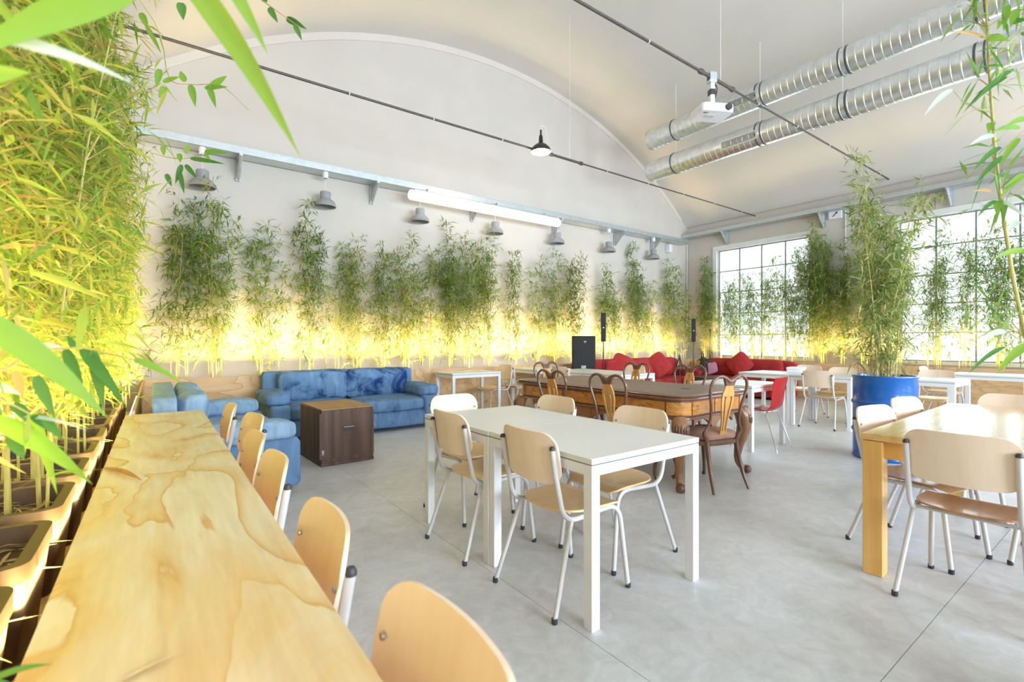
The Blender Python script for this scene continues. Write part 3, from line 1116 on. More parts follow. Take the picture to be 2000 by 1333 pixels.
def bamboo(seed, x, y, top, label, group, base_z=0.40, rim=0.72, n_culm=5, spread=0.10, lean=0.10, h0=0.35, leaf=0.115, step=0.15,
           branches=2.6, leaves=5, blen=0.30, pot=(0.36, 0.36), leafmat=None, culm_r=0.006, bias=None, litter=False, droop=0.25, wr=0.125, keep=None, low=0.28):
    rng = np.random.default_rng(seed)
    t = thing('potted_bamboo', label, 'plant', (x, y, 0), 0, group)
    pot_into(t, pot[0], pot[1], rim - base_z, base_z)
    z0 = rim - 0.09
    cs = []
    for i in range(n_culm):
        h = (top - z0) * (1.0 if i == 0 else rng.uniform(0.68, 0.97))
        P = culm_line(rng, rng.normal(0, spread * 0.6), rng.normal(0, spread * 0.45), z0, h, lean * rng.uniform(0.3, 1.2) * (0.4 if i == 0 else 1))
        P = keep_inside(P, (x, y))
        cs.append(P)
        add_culm(P, culm_r * rng.uniform(0.8, 1.25), t)
    foliage(rng, cs, t, h0, leaf, step, branches, leaves, blen, leafmat or M['leaf'], bias, droop, wr, keep, low)
    if litter:
        litter_into(t, rng, pot[0] - 0.08, pot[1] - 0.08, rim - 0.06)
    return t, cs


ORD = ['first', 'second', 'third', 'fourth', 'fifth', 'sixth', 'seventh', 'eighth', 'ninth', 'tenth', 'eleventh', 'twelfth', 'thirteenth',
       'fourteenth', 'fifteenth', 'sixteenth', 'seventeenth', 'eighteenth', 'nineteenth', 'twentieth', 'twenty-first', 'twenty-second']
# back wall: x, top height, canes, leafiness
BACK = [(0.22, 3.22, 5, 1.1), (0.66, 3.28, 6, 1.1), (1.30, 2.95, 5, 0.9), (1.78, 3.30, 5, 0.95), (2.22, 2.75, 3, 0.7), (2.62, 2.95, 5, 1.25), (3.02, 2.86, 5, 1.2),
        (3.42, 3.08, 5, 1.15), (3.74, 2.90, 4, 1.1), (4.27, 3.40, 6, 1.35), (4.62, 3.20, 5, 1.2), (5.10, 3.36, 5, 1.15), (5.71, 2.98, 4, 1.05), (6.28, 2.98, 4, 0.9),
        (6.85, 3.15, 5, 1.15), (7.35, 3.24, 5, 1.1), (8.30, 3.02, 5, 1.1), (8.75, 2.5, 4, 0.8), (9.45, 3.64, 6, 1.35), (10.15, 2.75, 4, 0.9), (10.80, 3.28, 6, 1.2), (11.35, 2.6, 4, 0.9)]
BX = ['behind the arm of the faded denim sofa', 'in front of the corner of the back planter', 'just before the big denim sofa begins', 'with an airy tall tip over the denim sofa',
      'thin, beside the first denim back cushion', 'leafy, over the first denim back cushion', 'over the gap of the denim back cushions', 'over the second denim back cushion',
      'at the end of the denim sofa back', 'tallest of the dense group above the small white table', 'dense, beside the tallest of its group', 'tall with airy tip above the two facing chairs',
      'dark and narrow, standing apart', 'pale and airy, before the gap', 'dark green with upright tip', 'broad, above the black loudspeaker', 'short and leafy above the red sofa end',
      'low one behind the column speaker pole', 'tallest and dark above the red sofa', 'low yellow one above the red pillows', 'broad and brownish, near the wall corner', 'lowest, in the corner behind the driftwood']
for i, (x, top, nc, lf) in enumerate(BACK):
    bamboo(100 + i, x, 7.72, top, '%s bamboo along the back wall, %s' % (ORD[i], BX[i]), 'bamboo along the back wall',
           n_culm=nc, spread=0.10, lean=0.09, h0=0.13, leaf=0.125, step=0.12, branches=4.4 * lf, leaves=6, blen=0.35, wr=0.14,
           leafmat=M['leaf'] if i % 3 else M['leaf_back'])
RIGHT = [(7.25, 3.40, 5, 1.2), (6.80, 2.95, 4, 0.9), (6.42, 3.05, 5, 1.0), (6.00, 2.80, 4, 1.0), (5.70, 2.95, 4, 1.0), (5.35, 3.20, 4, 1.0), (5.05, 3.20, 5, 1.1), (4.76, 3.95, 6, 1.4), (4.50, 3.50, 6, 1.4),
         (4.10, 3.25, 5, 1.3), (3.65, 3.45, 5, 1.2), (3.10, 3.45, 5, 1.4), (2.60, 3.45, 6, 1.4), (2.15, 3.1, 4, 0.8), (1.75, 3.40, 6, 1.3), (1.35, 3.3, 5, 1.3), (0.9, 3.3, 5, 1.2)]
RX = ['in the room corner beside the window jamb', 'behind the arm of the red sofa', 'before the first window bar', 'behind the diamond-set red pillow', 'thin, against bright glass', 'thin, above the red sofa back',
      'at the end of the red sofa', 'tallest, on the pier between the windows', 'dense, on the pier between the windows', 'under the white exit sign', 'beside the blue drum plant', 'partly behind the blue drum plant',
      'over the first bar of the second window', 'bare canes against bright glass', 'leafy low, against bright glass', 'above the far white table', 'past the far white table']
for i, (y, top, nc, lf) in enumerate(RIGHT):
    bamboo(200 + i, 11.63, y, top, '%s bamboo along the window wall, %s' % (ORD[i], RX[i]), 'bamboo along the window wall',
           n_culm=nc, spread=0.10, lean=0.08, h0=0.13, leaf=0.12, step=0.12, branches=4.6 * (0.45 + 0.75 * lf), leaves=6, blen=0.32, wr=0.14,
           leafmat=M['leaf_win'] if i % 3 else M['leaf_back'])

# side planter beside the counter: tall dense bamboo close to the viewer
LEFT = [0.88, 1.38, 1.885, 2.40, 2.90, 3.40, 3.90, 4.42, 4.92, 5.42, 5.92, 6.42, 6.92]
LLAB = ['nearest one, its big leaves hang close to the viewer', 'in the second brown pot from the viewer', 'in the third pot from the viewer', 'leafy, pot full of dry leaves',
        'bright yellow, half way along the counter', 'bushy, past the middle of the counter', 'near the counter end', 'right behind the counter end', 'behind the faded sofa back roll',
        'between counter end and corner, bushy', 'with leaves hanging before the wall', 'close to the corner, dark green above', 'in the corner of the two planters']
left_plants = []


def keep_left(p, rng):
    # crowns were clipped level with the planter edge; nothing hangs over the counter or right before the lens
    n = len(p)
    zmin = np.where(p[:, 1] < 2.7, 1.02, 0.86)
    return (p[:, 0] < 0.03 + 0.07 * np.sin(2.3 * p[:, 1] + 1.7 * p[:, 2]) + rng.normal(0, 0.07, n)) & (p[:, 2] > zmin) & (np.linalg.norm(p - np.array([0, 0, EYE]), axis=1) > 1.0)



for i, y in enumerate(LEFT):
    t, cs = bamboo(300 + i, -0.458, y, 3.75 if i < 8 else 3.45 - 0.1 * (i - 8), '%s bamboo beside the counter, %s' % (ORD[i], LLAB[i]), 'bamboo beside the counter',
                   base_z=0.40, rim=0.70, n_culm=8 if i < 9 else 6, spread=0.13, lean=0.13, h0=0.12, leaf=0.112 if i < 6 else 0.11, step=0.11, branches=5.6 if i < 9 else 4.6, leaves=6, blen=0.34,
                   pot=(0.40, 0.41), leafmat=M['leaf_near'], culm_r=0.007, bias=(0.15, 0.05, 0), litter=(1 <= i <= 6), droop=0.35, wr=0.12, keep=keep_left, low=0.7)
    left_plants.append(t)


def big_leaf(base, tip, width, sag, mat, parent, roll=0.0, seg=12, name='leaf', fold=0.18, face=True):
    """one long lance-shaped bamboo leaf as a part of PARENT; base and tip in world space"""
    base, tip = Vector(base), Vector(tip)
    off = Vector(parent.location)
    L = (tip - base).length
    d = (tip - base) / L
    s = d.cross(Vector((0, 0, 1)))
    if s.length < 0.05:
        s = Vector((1, 0, 0))
    s.normalize()
    nrm = s.cross(d)
    s2 = s * math.cos(roll) + nrm * math.sin(roll)
    if face:                                    # blade turned broadside to the room, as lamp-side leaves hang
        nn = (Vector((0, 0, EYE)) - (base + tip) / 2).normalized()
        s0 = d.cross(nn).normalized()
        t0 = s0.cross(d)
        s2 = s0 * math.cos(0.8 - roll) + t0 * math.sin(0.8 - roll)
    n2 = s2.cross(d)
    vs, fs = [], []
    for i in range(seg + 1):
        t = i / seg
        w = width * 0.5 * (math.sin(math.pi * min(1.0, (t + 0.03) ** 0.62)) ** 0.8 if t < 0.985 else 0.0)
        c = base + d * L * t + Vector((0, 0, 1)) * (sag * (4 * t * (1 - t)) * L)
        for k, q in enumerate((-1, -0.5, 0, 0.5, 1)):
            vs.append(c + s2 * w * q + n2 * (abs(q) * w * fold) - off)
    for i in range(seg):
        for k in range(4):
            a = i * 5 + k
            fs.append((a, a + 5, a + 6, a + 1))
    o = MB().add(vs, fs).build(name, mat, parent, sharp=80)
    return o


def stalk(pts, r, parent, name='branch'):
    off = Vector(parent.location)
    P = smooth_path([Vector(p) - off for p in pts], 5)
    n = len(P)
    return MB().tube(P, [r * (1 - 0.6 * i / (n - 1)) for i in range(n)], 6).build(name, M['twig'], parent)


# the large leaves that hang close before the viewer (parts of the two nearest plants)
p0, p1, p2 = left_plants[0], left_plants[1], left_plants[2]
LF, LD, LP, LY = M['leaf_fresh'], M['leaf_dark'], M['leaf_pale'], M['leaf_dry']
b0 = at(345, -70, 0.62)
stalk([(-0.45, 0.88, 2.35), at(120, -330, 0.75), at(300, -150, 0.66), b0, at(430, -60, 0.62)], 0.004, p0)
big_leaf(b0, at(587, 308, 0.60), 0.0304, 0.05, LF, p0, roll=0.9, fold=0.4)
big_leaf(at(430, -60, 0.62), at(524, 108, 0.66), 0.0172, 0.04, LF, p0, roll=0.7)
big_leaf(at(262, -25, 0.50), at(-90, 122, 0.42), 0.0304, 0.04, LF, p0, roll=0.5)
big_leaf(at(-90, 55, 0.42), at(268, 168, 0.55), 0.0132, 0.06, LP, p0, roll=0.3)
big_leaf(at(-70, 150, 0.45), at(62, 142, 0.47), 0.0172, 0.03, LF, p0, roll=0.9)
stalk([(-0.45, 0.88, 2.2), at(-150, -160, 0.45), at(-110, 40, 0.42), at(-90, 55, 0.42), at(-70, 150, 0.45)], 0.0035, p0)
stalk([at(120, -330, 0.75), at(240, -120, 0.55), at(215, -15, 0.50)], 0.003, p0)
# lower group
b1 = at(-60, 610, 0.55)
big_leaf(b1, at(212, 818, 0.62), 0.0304, 0.05, LF, p1, roll=0.6)
br = [(-0.45, 1.30, 1.35), at(-40, 720, 0.85), at(60, 690, 0.92), at(150, 680, 0.95), at(205, 690, 0.95), at(262, 703, 0.95)]
stalk(br, 0.003, p1)
stalk([(-0.45, 1.30, 1.25), at(-120, 640, 0.6), b1], 0.0035, p1)
big_leaf(at(262, 703, 0.95), at(356, 750, 0.98), 0.0145, 0.06, LF, p1, roll=0.4)
big_leaf(at(128, 683, 0.95), at(166, 778, 0.93), 0.0198, 0.02, LD, p1, roll=1.0)
big_leaf(at(160, 682, 0.95), at(246, 795, 0.93), 0.0224, 0.03, LD, p1, roll=0.9)
big_leaf(at(182, 685, 0.95), at(204, 806, 0.96), 0.0224, 0.02, LD, p1, roll=1.2)
big_leaf(at(128, 683, 0.95), at(52, 672, 0.93), 0.0132, 0.05, LP, p1, roll=0.4)
big_leaf(at(70, 735, 0.90), at(108, 820, 0.90), 0.0198, 0.02, LD, p1, roll=1.0)
big_leaf(at(75, 705, 0.9), at(92, 735, 0.9), 0.0106, 0.02, LF, p1, roll=0.9)
big_leaf(at(146, 682, 0.95), at(132, 655, 0.95), 0.0119, 0.02, LD, p1, roll=0.9)
br2 = [(-0.45, 1.35, 1.1), at(-60, 770, 0.8), at(10, 785, 0.82), at(60, 810, 0.84)]
stalk(br2, 0.003, p1)
big_leaf(at(-20, 815, 0.8), at(182, 948, 0.78), 0.0304, 0.04, LF, p1, roll=0.5)
big_leaf(at(60, 810, 0.84), at(112, 968, 0.8), 0.0172, 0.05, LF, p1, roll=0.8)
big_leaf(at(15, 812, 0.84), at(172, 842, 0.84), 0.0086, 0.05, LP, p1, roll=0.2)
big_leaf(at(25, 790, 0.84), at(68, 838, 0.84), 0.0185, 0.08, LD, p1, roll=0.6)
big_leaf(at(65, 812, 0.84), at(124, 862, 0.84), 0.0198, 0.08, LD, p1, roll=0.5)
big_leaf(at(-30, 752, 0.8), at(42, 772, 0.82), 0.0172, 0.05, LP, p1, roll=0.5)
big_leaf(at(-30, 775, 0.8), at(6, 845, 0.82), 0.0224, 0.03, LD, p1, roll=0.9)
big_leaf(at(20, 850, 0.82), at(48, 900, 0.82), 0.0198, 0.02, LD, p1, roll=0.9)
big_leaf(at(30, 725, 0.88), at(45, 785, 0.86), 0.0158, 0.02, LY, p1, roll=0.9)
stalk([(-0.45, 1.0, 1.0), at(-120, 1240, 0.62), at(-30, 1335, 0.6)], 0.003, p0)
big_leaf(at(-30, 1335, 0.6), at(105, 1298, 0.60), 0.0086, 0.06, LD, p0, roll=0.5)
big_leaf(at(-30, 1335, 0.6), at(38, 1345, 0.60), 0.0106, 0.03, LD, p0, roll=0.8)
# sprigs sticking out at the top of the side bamboo
p3, p4 = left_plants[3], left_plants[5]
stalk([(-0.30, 2.40, 2.9), at(300, 40, 2.3), at(330, 150, 2.25), at(375, 165, 2.25), at(432, 168, 2.25), at(486, 215, 2.25)], 0.003, p3)
for (a, b, w) in (((312, 135), (305, 172), .03), ((360, 160), (352, 138), .03), ((372, 166), (382, 210), .032), ((408, 170), (422, 212), .028), ((410, 172), (444, 148), .03),
                  ((400, 172), (446, 170), .022), ((322, 170), (310, 192), .03), ((318, 160), (352, 150), .02), ((275, 25), (290, 60), .03), ((285, 50), (315, 105), .022)):
    big_leaf(at(a[0], a[1], 2.25), at(b[0], b[1], 2.25), w, 0.03, M['leaf_fresh'], p3, roll=0.9, seg=8)
stalk([(-0.30, 2.40, 3.1), at(440, -60, 1.7), at(505, -5, 1.7), at(560, 35, 1.7), at(598, 62, 1.7)], 0.003, p3)
for (a, b, w) in (((525, 15), (543, 45), .022), ((560, 35), (600, 58), .020), ((575, 48), (590, 80), .018), ((560, 36), (582, 52), .02), ((520, 5), (505, -20), .02), ((353, 5), (358, 40), .03)):
    big_leaf(at(a[0], a[1], 1.7), at(b[0], b[1], 1.7), w, 0.03, M['leaf_dark'], p3, roll=0.9, seg=8)
stalk([(-0.40, 3.40, 2.4), at(300, 300, 2.9), at(360, 310, 2.9), at(400, 298, 2.9)], 0.003, p4)
for (a, b, w) in (((400, 296), (448, 299), .028), ((372, 310), (440, 321), .026), ((400, 298), (412, 318), .022), ((350, 300), (352, 318), .03), ((362, 300), (368, 280), .03), ((318, 285), (320, 305), .03),
                  ((355, 322), (342, 360), .03), ((362, 322), (385, 350), .03), ((350, 335), (360, 380), .028), ((325, 340), (335, 365), .03)):
    big_leaf(at(a[0], a[1], 2.9), at(b[0], b[1], 2.9), w, 0.02, M['leaf_dark'] if a[1] > 305 else M['leaf_fresh'], p4, roll=0.9, seg=8)
# large single leaves scattered through the nearest side plants
rr = random.Random(5)
for pi, (pl_, cnt) in enumerate(((left_plants[1], 40), (left_plants[2], 45), (left_plants[3], 45), (left_plants[4], 40))):
    protos = []
    yy = LEFT[pi + 1]
    for q in range(3):
        mt = (M['leaf_near'], M['leaf_fresh'], M['leaf_dry'])[q]
        protos.append(big_leaf(Vector(pl_.location), Vector(pl_.location) + Vector((0.17 + 0.03 * q, 0, -0.06)), 0.024 + 0.003 * q, 0.05, mt, pl_, roll=0.5, seg=6, face=False))
    for k in range(cnt):
        src = protos[(0, 1, 0, 1, 0, 1, 0, 2)[k % 8] if pi > 1 else k % 2]
        c = src if k < 0 else copy_part(src, pl_)
        a = rr.uniform(-2.2, 1.2)
        rad = rr.uniform(0.05, 0.36)
        c.location = (min(0.28, rad * math.cos(a) * 0.9 + 0.04), rad * math.sin(a), rr.uniform(1.15, 2.9))
        c.rotation_euler = (rr.uniform(-0.7, 0.7), rr.uniform(-0.3, 1.1), a + rr.uniform(-1, 1))
        s = rr.uniform(0.45, 0.95) * (0.6 if k % 8 == 7 else 1.0)
        while (c.location + pl_.location - Vector((0, 0, EYE))).length < 1.45:
            c.location.y += 0.1
            c.location.z += 0.12
        c.scale = (s, s, s)
    for q in range(3):
        protos[q].location = (0.1, 0.1 + 0.05 * q, 2.3 + 0.12 * q)
        protos[q].scale = (0.5, 0.5, 0.5)

# plant at the right, close to the viewer
rng = np.random.default_rng(77)
pr_t = thing('potted_bamboo', 'slim bamboo cane with few long leaves close to the viewer, before the oak table', 'plant', (2.42, 0.02, 0))
o = MB()
o.lathe([(0.15, 0.0), (0.18, 0.34), (0.185, 0.38), (0.165, 0.38), (0.16, 0.32)], 24)
o.build('pot', M['pot'], pr_t)
MB().lathe([(0.001, 0.335), (0.08, 0.335), (0.161, 0.325)], 20).build('soil', M['soil'], pr_t)
off = Vector(pr_t.location)
cp = [Vector((2.42, 0.02, 0.30)), Vector((2.36, 0.10, 0.9)), at(2040, 760, 1.55), at(1990, 600, 1.55), at(1962, 440, 1.55), at(1946, 320, 1.55), at(1936, 200, 1.55), at(1929, 80, 1.55), at(1924, -60, 1.55), at(1930, -260, 1.6)]
P = np.array([list(p - off) for p in smooth_path(cp, 3)])
add_culm(P[::2], 0.0075, pr_t, 8)
cp2 = [Vector((2.46, 0.04, 0.30)), at(2130, 400, 1.6), at(2080, 150, 1.6), at(2060, -200, 1.6)]
P2 = np.array([list(p - off) for p in smooth_path(cp2, 3)])
add_culm(P2, 0.006, pr_t, 8)
foliage(rng, [P[6:], P2[4:]], pr_t, 0.10, 0.10, 0.085, 2.6, 4, 0.17, M['leaf_right'], None, 0.35, 0.10, None, 1.0)
RL = [((1968, 10), (1960, 62), .016, LF), ((1958, 40), (1947, 60), .012, LF), ((1986, 18), (1973, 55), .02, LF), ((1929, 75), (1974, 80), .014, LF), ((1925, 75), (1848, 64), .007, LY),
      ((1860, 175), (1804, 228), .013, LP), ((1966, 150), (1880, 222), .013, LD), ((1980, 135), (1900, 205), .012, LD), ((1975, 45), (2010, 38), .012, LD), ((1955, 288), (1900, 335), .013, LD),
      ((1962, 305), (1902, 366), .013, LD), ((1990, 270), (1952, 328), .016, LF), ((1970, 340), (1930, 362), .010, LD), ((2005, 340), (1952, 388), .016, LF), ((1951, 392), (1946, 420), .018, LF),
      ((1953, 392), (2000, 422), .012, LP), ((1945, 392), (1908, 426), .010, LD), ((1940, 376), (1900, 375), .007, LY), ((1990, 432), (1966, 456), .016, LP), ((2005, 490), (1938, 508), .015, LF),
      ((1965, 648), (1912, 666), .014, LP), ((1962, 678), (1888, 734), .010, LD), ((2010, 672), (1945, 732), .020, LF), ((1992, 250), (1935, 260), .012, LF), ((1945, 265), (1893, 285), .012, LP),
      ((1937, 240), (1930, 262), .016, LF), ((2010, 232), (1960, 250), .014, LF)]
for (a, b, w, mt) in RL:
    big_leaf(at(a[0], a[1], 1.55), at(b[0], b[1], 1.50), w * 1.3, 0.06, mt, pr_t, roll=0.8, seg=8)
stalk([at(1982, 560, 1.55), at(2060, 640, 1.55), at(2010, 672, 1.55), at(1965, 648, 1.55), at(1962, 678, 1.55)], 0.0025, pr_t)
stalk([at(1940, 220, 1.55), at(1890, 205, 1.55), at(1860, 175, 1.55)], 0.0018, pr_t)

# bamboo in the blue oil drum
dr = thing('drum_planter', 'tall bamboo growing in a shiny blue steel oil drum', 'plant', (6.33, 1.83, 0))
R = 0.288
prof = [(0.0, 0.0), (R - 0.012, 0.0), (R, 0.012), (R, 0.03), (R - 0.006, 0.04)]
for zc in (0.30, 0.60):
    prof += [(R - 0.006, zc - 0.03), (R + 0.004, zc - 0.012), (R + 0.008, zc), (R + 0.004, zc + 0.012), (R - 0.006, zc + 0.03)]
prof += [(R - 0.006, 0.865), (R + 0.002, 0.872), (R + 0.006, 0.882), (R + 0.002, 0.892), (R - 0.008, 0.892), (R - 0.012, 0.88), (R - 0.012, 0.80)]
MB().lathe(prof, 48).build('drum', M['drum'], dr, sharp=50)
sb = MB()
sb.lathe([(0.001, 0.862), (0.12, 0.855), (0.274, 0.84)], 28)
sb.build('soil', M['soil'], dr)
rng = np.random.default_rng(91)
cs = []
for i in range(11):
    h = 2.55 if i == 0 else rng.uniform(1.5, 2.3)
    P = culm_line(rng, rng.normal(0, 0.07), rng.normal(0, 0.07), 0.83, h, 0.26 * rng.uniform(0.2, 1.1) * (0.2 if i == 0 else 1))
    cs.append(P)
    add_culm(P, 0.006 * rng.uniform(0.8, 1.3), dr)
foliage(rng, cs, dr, 0.08, 0.12, 0.095, 4.2, 6, 0.30, M['leaf_drum'], None, 0.3, 0.13, None, 0.45)
# short shoots at the foot
b = np.stack([rng.normal(0, 0.09, 90), rng.normal(0, 0.09, 90), np.full(90, 0.85)], 1)
d = norm(np.stack([rng.normal(0, 0.35, 90), rng.normal(0, 0.35, 90), np.ones(90)], 1))
ll = rng.uniform(0.12, 0.42, 90)
v, f = leaf_arrays(rng, b, d, ll, ll * 0.035)
tri_mesh('shoots', [(v, f, 0)], [M['twig']], dr)['kind'] = 'stuff'
litter_into(dr, rng, 0.34, 0.34, 0.866, 60)

# ------------------------------------------------------------------ plywood counter beside the planter
ct = thing('counter', 'long narrow plywood counter with wavy amber grain beside the bamboo', 'counter', (0.05, 1.8, 0))
bx('counter_top', -0.22, -2.6, 0.722, 0.22, 2.38, 0.758, M['counter'], ct, 0.002)
for y in (-2.2, -0.6, 0.93, 2.33):
    bx('support_panel', -0.20, y, 0.0, 0.04, y + 0.03, 0.722, M['panel'], ct)
bx('edge_batten', -0.20, -2.6, 0.68, -0.18, 2.38, 0.722, M['ply_edge'], ct)


# dry leaves lying on the counter
def flat_leaf(name, label, a, b, w, mat, z=0.760, curl=0.010):
    a, b = Vector(a), Vector(b)
    t = (a + b) / 2
    L = (b - a).length
    ang = math.atan2(b.y - a.y, b.x - a.x)
    vs, fs = [], []
    n = 10
    for i in range(n + 1):
        u = i / n
        ww = w * 0.5 * math.sin(math.pi * min(1, (u + 0.03) ** 0.8))
        for q in (-1, 0, 1):
            vs.append(((u - 0.5) * L, q * ww, 0.001 + curl * abs(q) * math.sin(math.pi * u) + 0.004 * u * u))
    for i in range(n):
        for k in range(2):
            p = i * 3 + k
            fs.append((p, p + 3, p + 4, p + 1))
    o = MB().add(vs, fs).build(name, mat, None, (t.x, t.y, z), ang, sharp=80)
    return tag(o, label, 'leaf')


def onz(px, py, z):
    r = CF + CR * ((px - 1000) / FPX) + Vector((0, 0, (666.5 - py) / FPX))
    return Vector((0, 0, EYE)) + r * ((z - EYE) / r.z)


flat_leaf('dry_leaf', 'curled orange dry bamboo leaf lying on the far part of the counter', onz(205, 914, .76), onz(279, 942, .76), 0.028, M['leaf_dry'], curl=0.012)
flat_leaf('dry_leaf', 'thin straw-coloured dry leaf blade on the near end of the counter', onz(215, 1345, .76), onz(362, 1278, .76), 0.012, M['straw'], curl=0.003)

# ------------------------------------------------------------------ school chairs


def make_school_chair(name, label, seat_mat, shell_mat, group=None):
    """faces +x, origin on the floor under the seat"""
    t = thing(name, label, 'chair', (0, 0, 0), 0, group)
    # seat shell
    rows = []
    n = 14
    for i in range(n + 1):
        u = i / n
        x = -0.185 + u * 0.405
        if u < 0.42:
            hw = 0.205 * (1 - (1 - u / 0.42) ** 2.4) ** (1 / 2.4) if u > 0 else 0.05
            hw = max(hw, 0.055)
        elif u > 0.86:
            hw = 0.19 + 0.015 * 1 - 0.05 * ((u - 0.86) / 0.14) ** 2
        else:
            hw = 0.205
        r = []
        for j in range(13):
            q = -1 + 2 * j / 12
            y = q * hw
            z = 0.449 - 0.012 * math.sin(math.pi * min(1, max(0, u))) * (1 - q * q) - (0.028 * ((u - 0.82) / 0.18) ** 2 if u > 0.82 else 0) + 0.004 * (1 - u)
            r.append((x, y, z))
        rows.append(r)
    mb = MB()
    mb.strip(rows, 0.010)
    mb.build('seat', seat_mat, t, sharp=50)
    # back shell, curved, with large rounded corners
    rows = []
    zt, zb = 0.838, 0.588
    for i in range(25):
        q = math.sin(math.pi / 2 * (-1 + 2 * i / 24))
        y = q * 0.210
        e = abs(q)
        c = max(0.0, (e - 0.62) / 0.38)
        top = zt - 0.082 * (1 - math.sqrt(max(0, 1 - c ** 2.1)))
        bot = zb + 0.012 - 0.012 * (1 - e * e) + 0.062 * (1 - math.sqrt(max(0, 1 - c ** 2.3)))
        r = []
        for j in range(8):
            w = j / 7
            z = bot + (top - bot) * w
            x = -0.217 - 0.040 * (1 - q * q) - 0.035 * ((z - 0.7) / 0.14) * 0.55 - 0.006 * w * w
            r.append((x, y, z))
        rows.append(r)
    mb = MB()
    mb.strip(rows, 0.010)
    mb.build('backrest', shell_mat, t, sharp=50)
    caps, feet = MB(), []
    for s in (-1, 1):
        y = 0.194 * s
        path = [(-0.254, y, 0.765), (-0.232, y, 0.64), (-0.206, y, 0.53)] + arc_pts((-0.200, y, 0.50), (-0.180, y, 0.418), (-0.10, y, 0.420), 6) + \
               arc_pts((0.10, y, 0.432), (0.185, y, 0.437), (0.200, y * 1.02, 0.36), 6) + [(0.243, y * 1.09, 0.012)]
        MB().tube(path, 0.0125, 10).build('side_tube', M['tube'], t, sharp=60)
        MB().tube([(-0.135, y, 0.420), (-0.150, y * 1.02, 0.375), (-0.272, y * 1.20, 0.012)], 0.0115, 10).build('leg', M['tube'], t, sharp=60)
        c = MB()
        c.lathe([(0.0001, 0.014), (0.009, 0.011), (0.0135, 0.003), (0.0135, -0.006), (0.012, -0.006)], 12)
        c.build('end_cap', M['cap'], t, (-0.2545, y, 0.768))
        for (fx_, fy_) in ((0.2437, y * 1.09), (-0.2735, y * 1.20)):
            MB().lathe([(0.0001, 0.0), (0.012, 0.0), (0.0145, 0.006), (0.0135, 0.026), (0.011, 0.026)], 10).build('foot_cap', M['cap'], t, (fx_, fy_, 0))
        b0_ = None
        for z in (0.665, 0.735):
            loc = (-0.2165 - 0.040 * (1 - 0.78) - 0.035 * ((z - 0.7) / 0.14) * 0.55 + 0.004, y * 0.95, z)
            o = MB().tube([(0, 0, 0), (0.006, 0, 0)], 0.007, 8).build('bolt', M['bolt'], t, loc)
    for x in (-0.11, 0.11):
        MB().tube([(x, -0.194, 0.424), (x, 0.194, 0.424)], 0.009, 8).build('crossbar', M['tube'], t)
    return t


GW, GO, GC, GB = 'school chairs round the white table', 'school chairs round the oak table', 'school chairs along the counter', 'school chairs at the back tables'
ch_w = make_school_chair('school_chair', 'pale plywood school chair nearest on the open side of the near white table', M['shell_seat'], M['shell'], GW)
ch_w.location = (1.70, 1.855, 0)
PI = math.pi


def chair(x, y, face, label, group, src=None):
    """face: heading of the sitter in degrees, 0 = +x, 90 = +y"""
    return dup(src or ch_w, (x, y, 0), math.radians(face), label, group)


chair(1.665, 2.575, 0, 'pale plywood school chair at the middle white leg, second along the open side', GW)
chair(2.225, 1.985, 180, 'pale plywood school chair at the far side of the white table, before the carved leg', GW)
chair(2.215, 2.775, 180, 'pale plywood school chair on the far side of the white table, before two carved chairs', GW)
chair(1.885, 3.085, -88, 'pale plywood school chair at the far short end of the near white table', GW)
# counter chairs
for (x, y, f, lab) in ((0.10, 0.645, 180, 'pale school chair at the counter nearest to the viewer, only its backrest in view'),
                       (0.085, 1.235, 178, 'pale school chair at the counter, second from the viewer, black tube cap in view'),
                       (0.10, 1.95, 180, 'pale school chair at the counter, third from the viewer, before the sofa arm'),
                       (0.11, 2.46, 180, 'pale school chair at the counter, fourth from the viewer, overlapping the third'),
                       (0.20, 3.08, 185, 'pale school chair at the counter, turned out a little, fifth from the viewer'),
                       (0.145, 3.70, 180, 'pale school chair at the counter, farthest one near the counter end')):
    chair(x, y, f, lab, GC)
# brown-seated chairs at the oak table
ch_o = make_school_chair('school_chair', 'brown-seated school chair with cream back at the short end of the oak table', M['brown_seat'], M['shell'], GO)
ch_o.location = (3.215, 0.575, 0)
chair(3.715, 0.90, -101, 'brown-seated school chair on the drum side of the oak table, next to the corner leg', GO, ch_o)
chair(4.46, 0.93, -100, 'brown-seated school chair on the drum side of the oak table, second from the corner leg', GO, ch_o)
chair(5.16, 0.72, 180, 'brown-seated school chair at the far end of the oak table, only its backrest in view', GO, ch_o)
chair(4.08, 0.29, 90, 'brown-seated school chair on the near side of the oak table, mostly cut off', GO, ch_o)


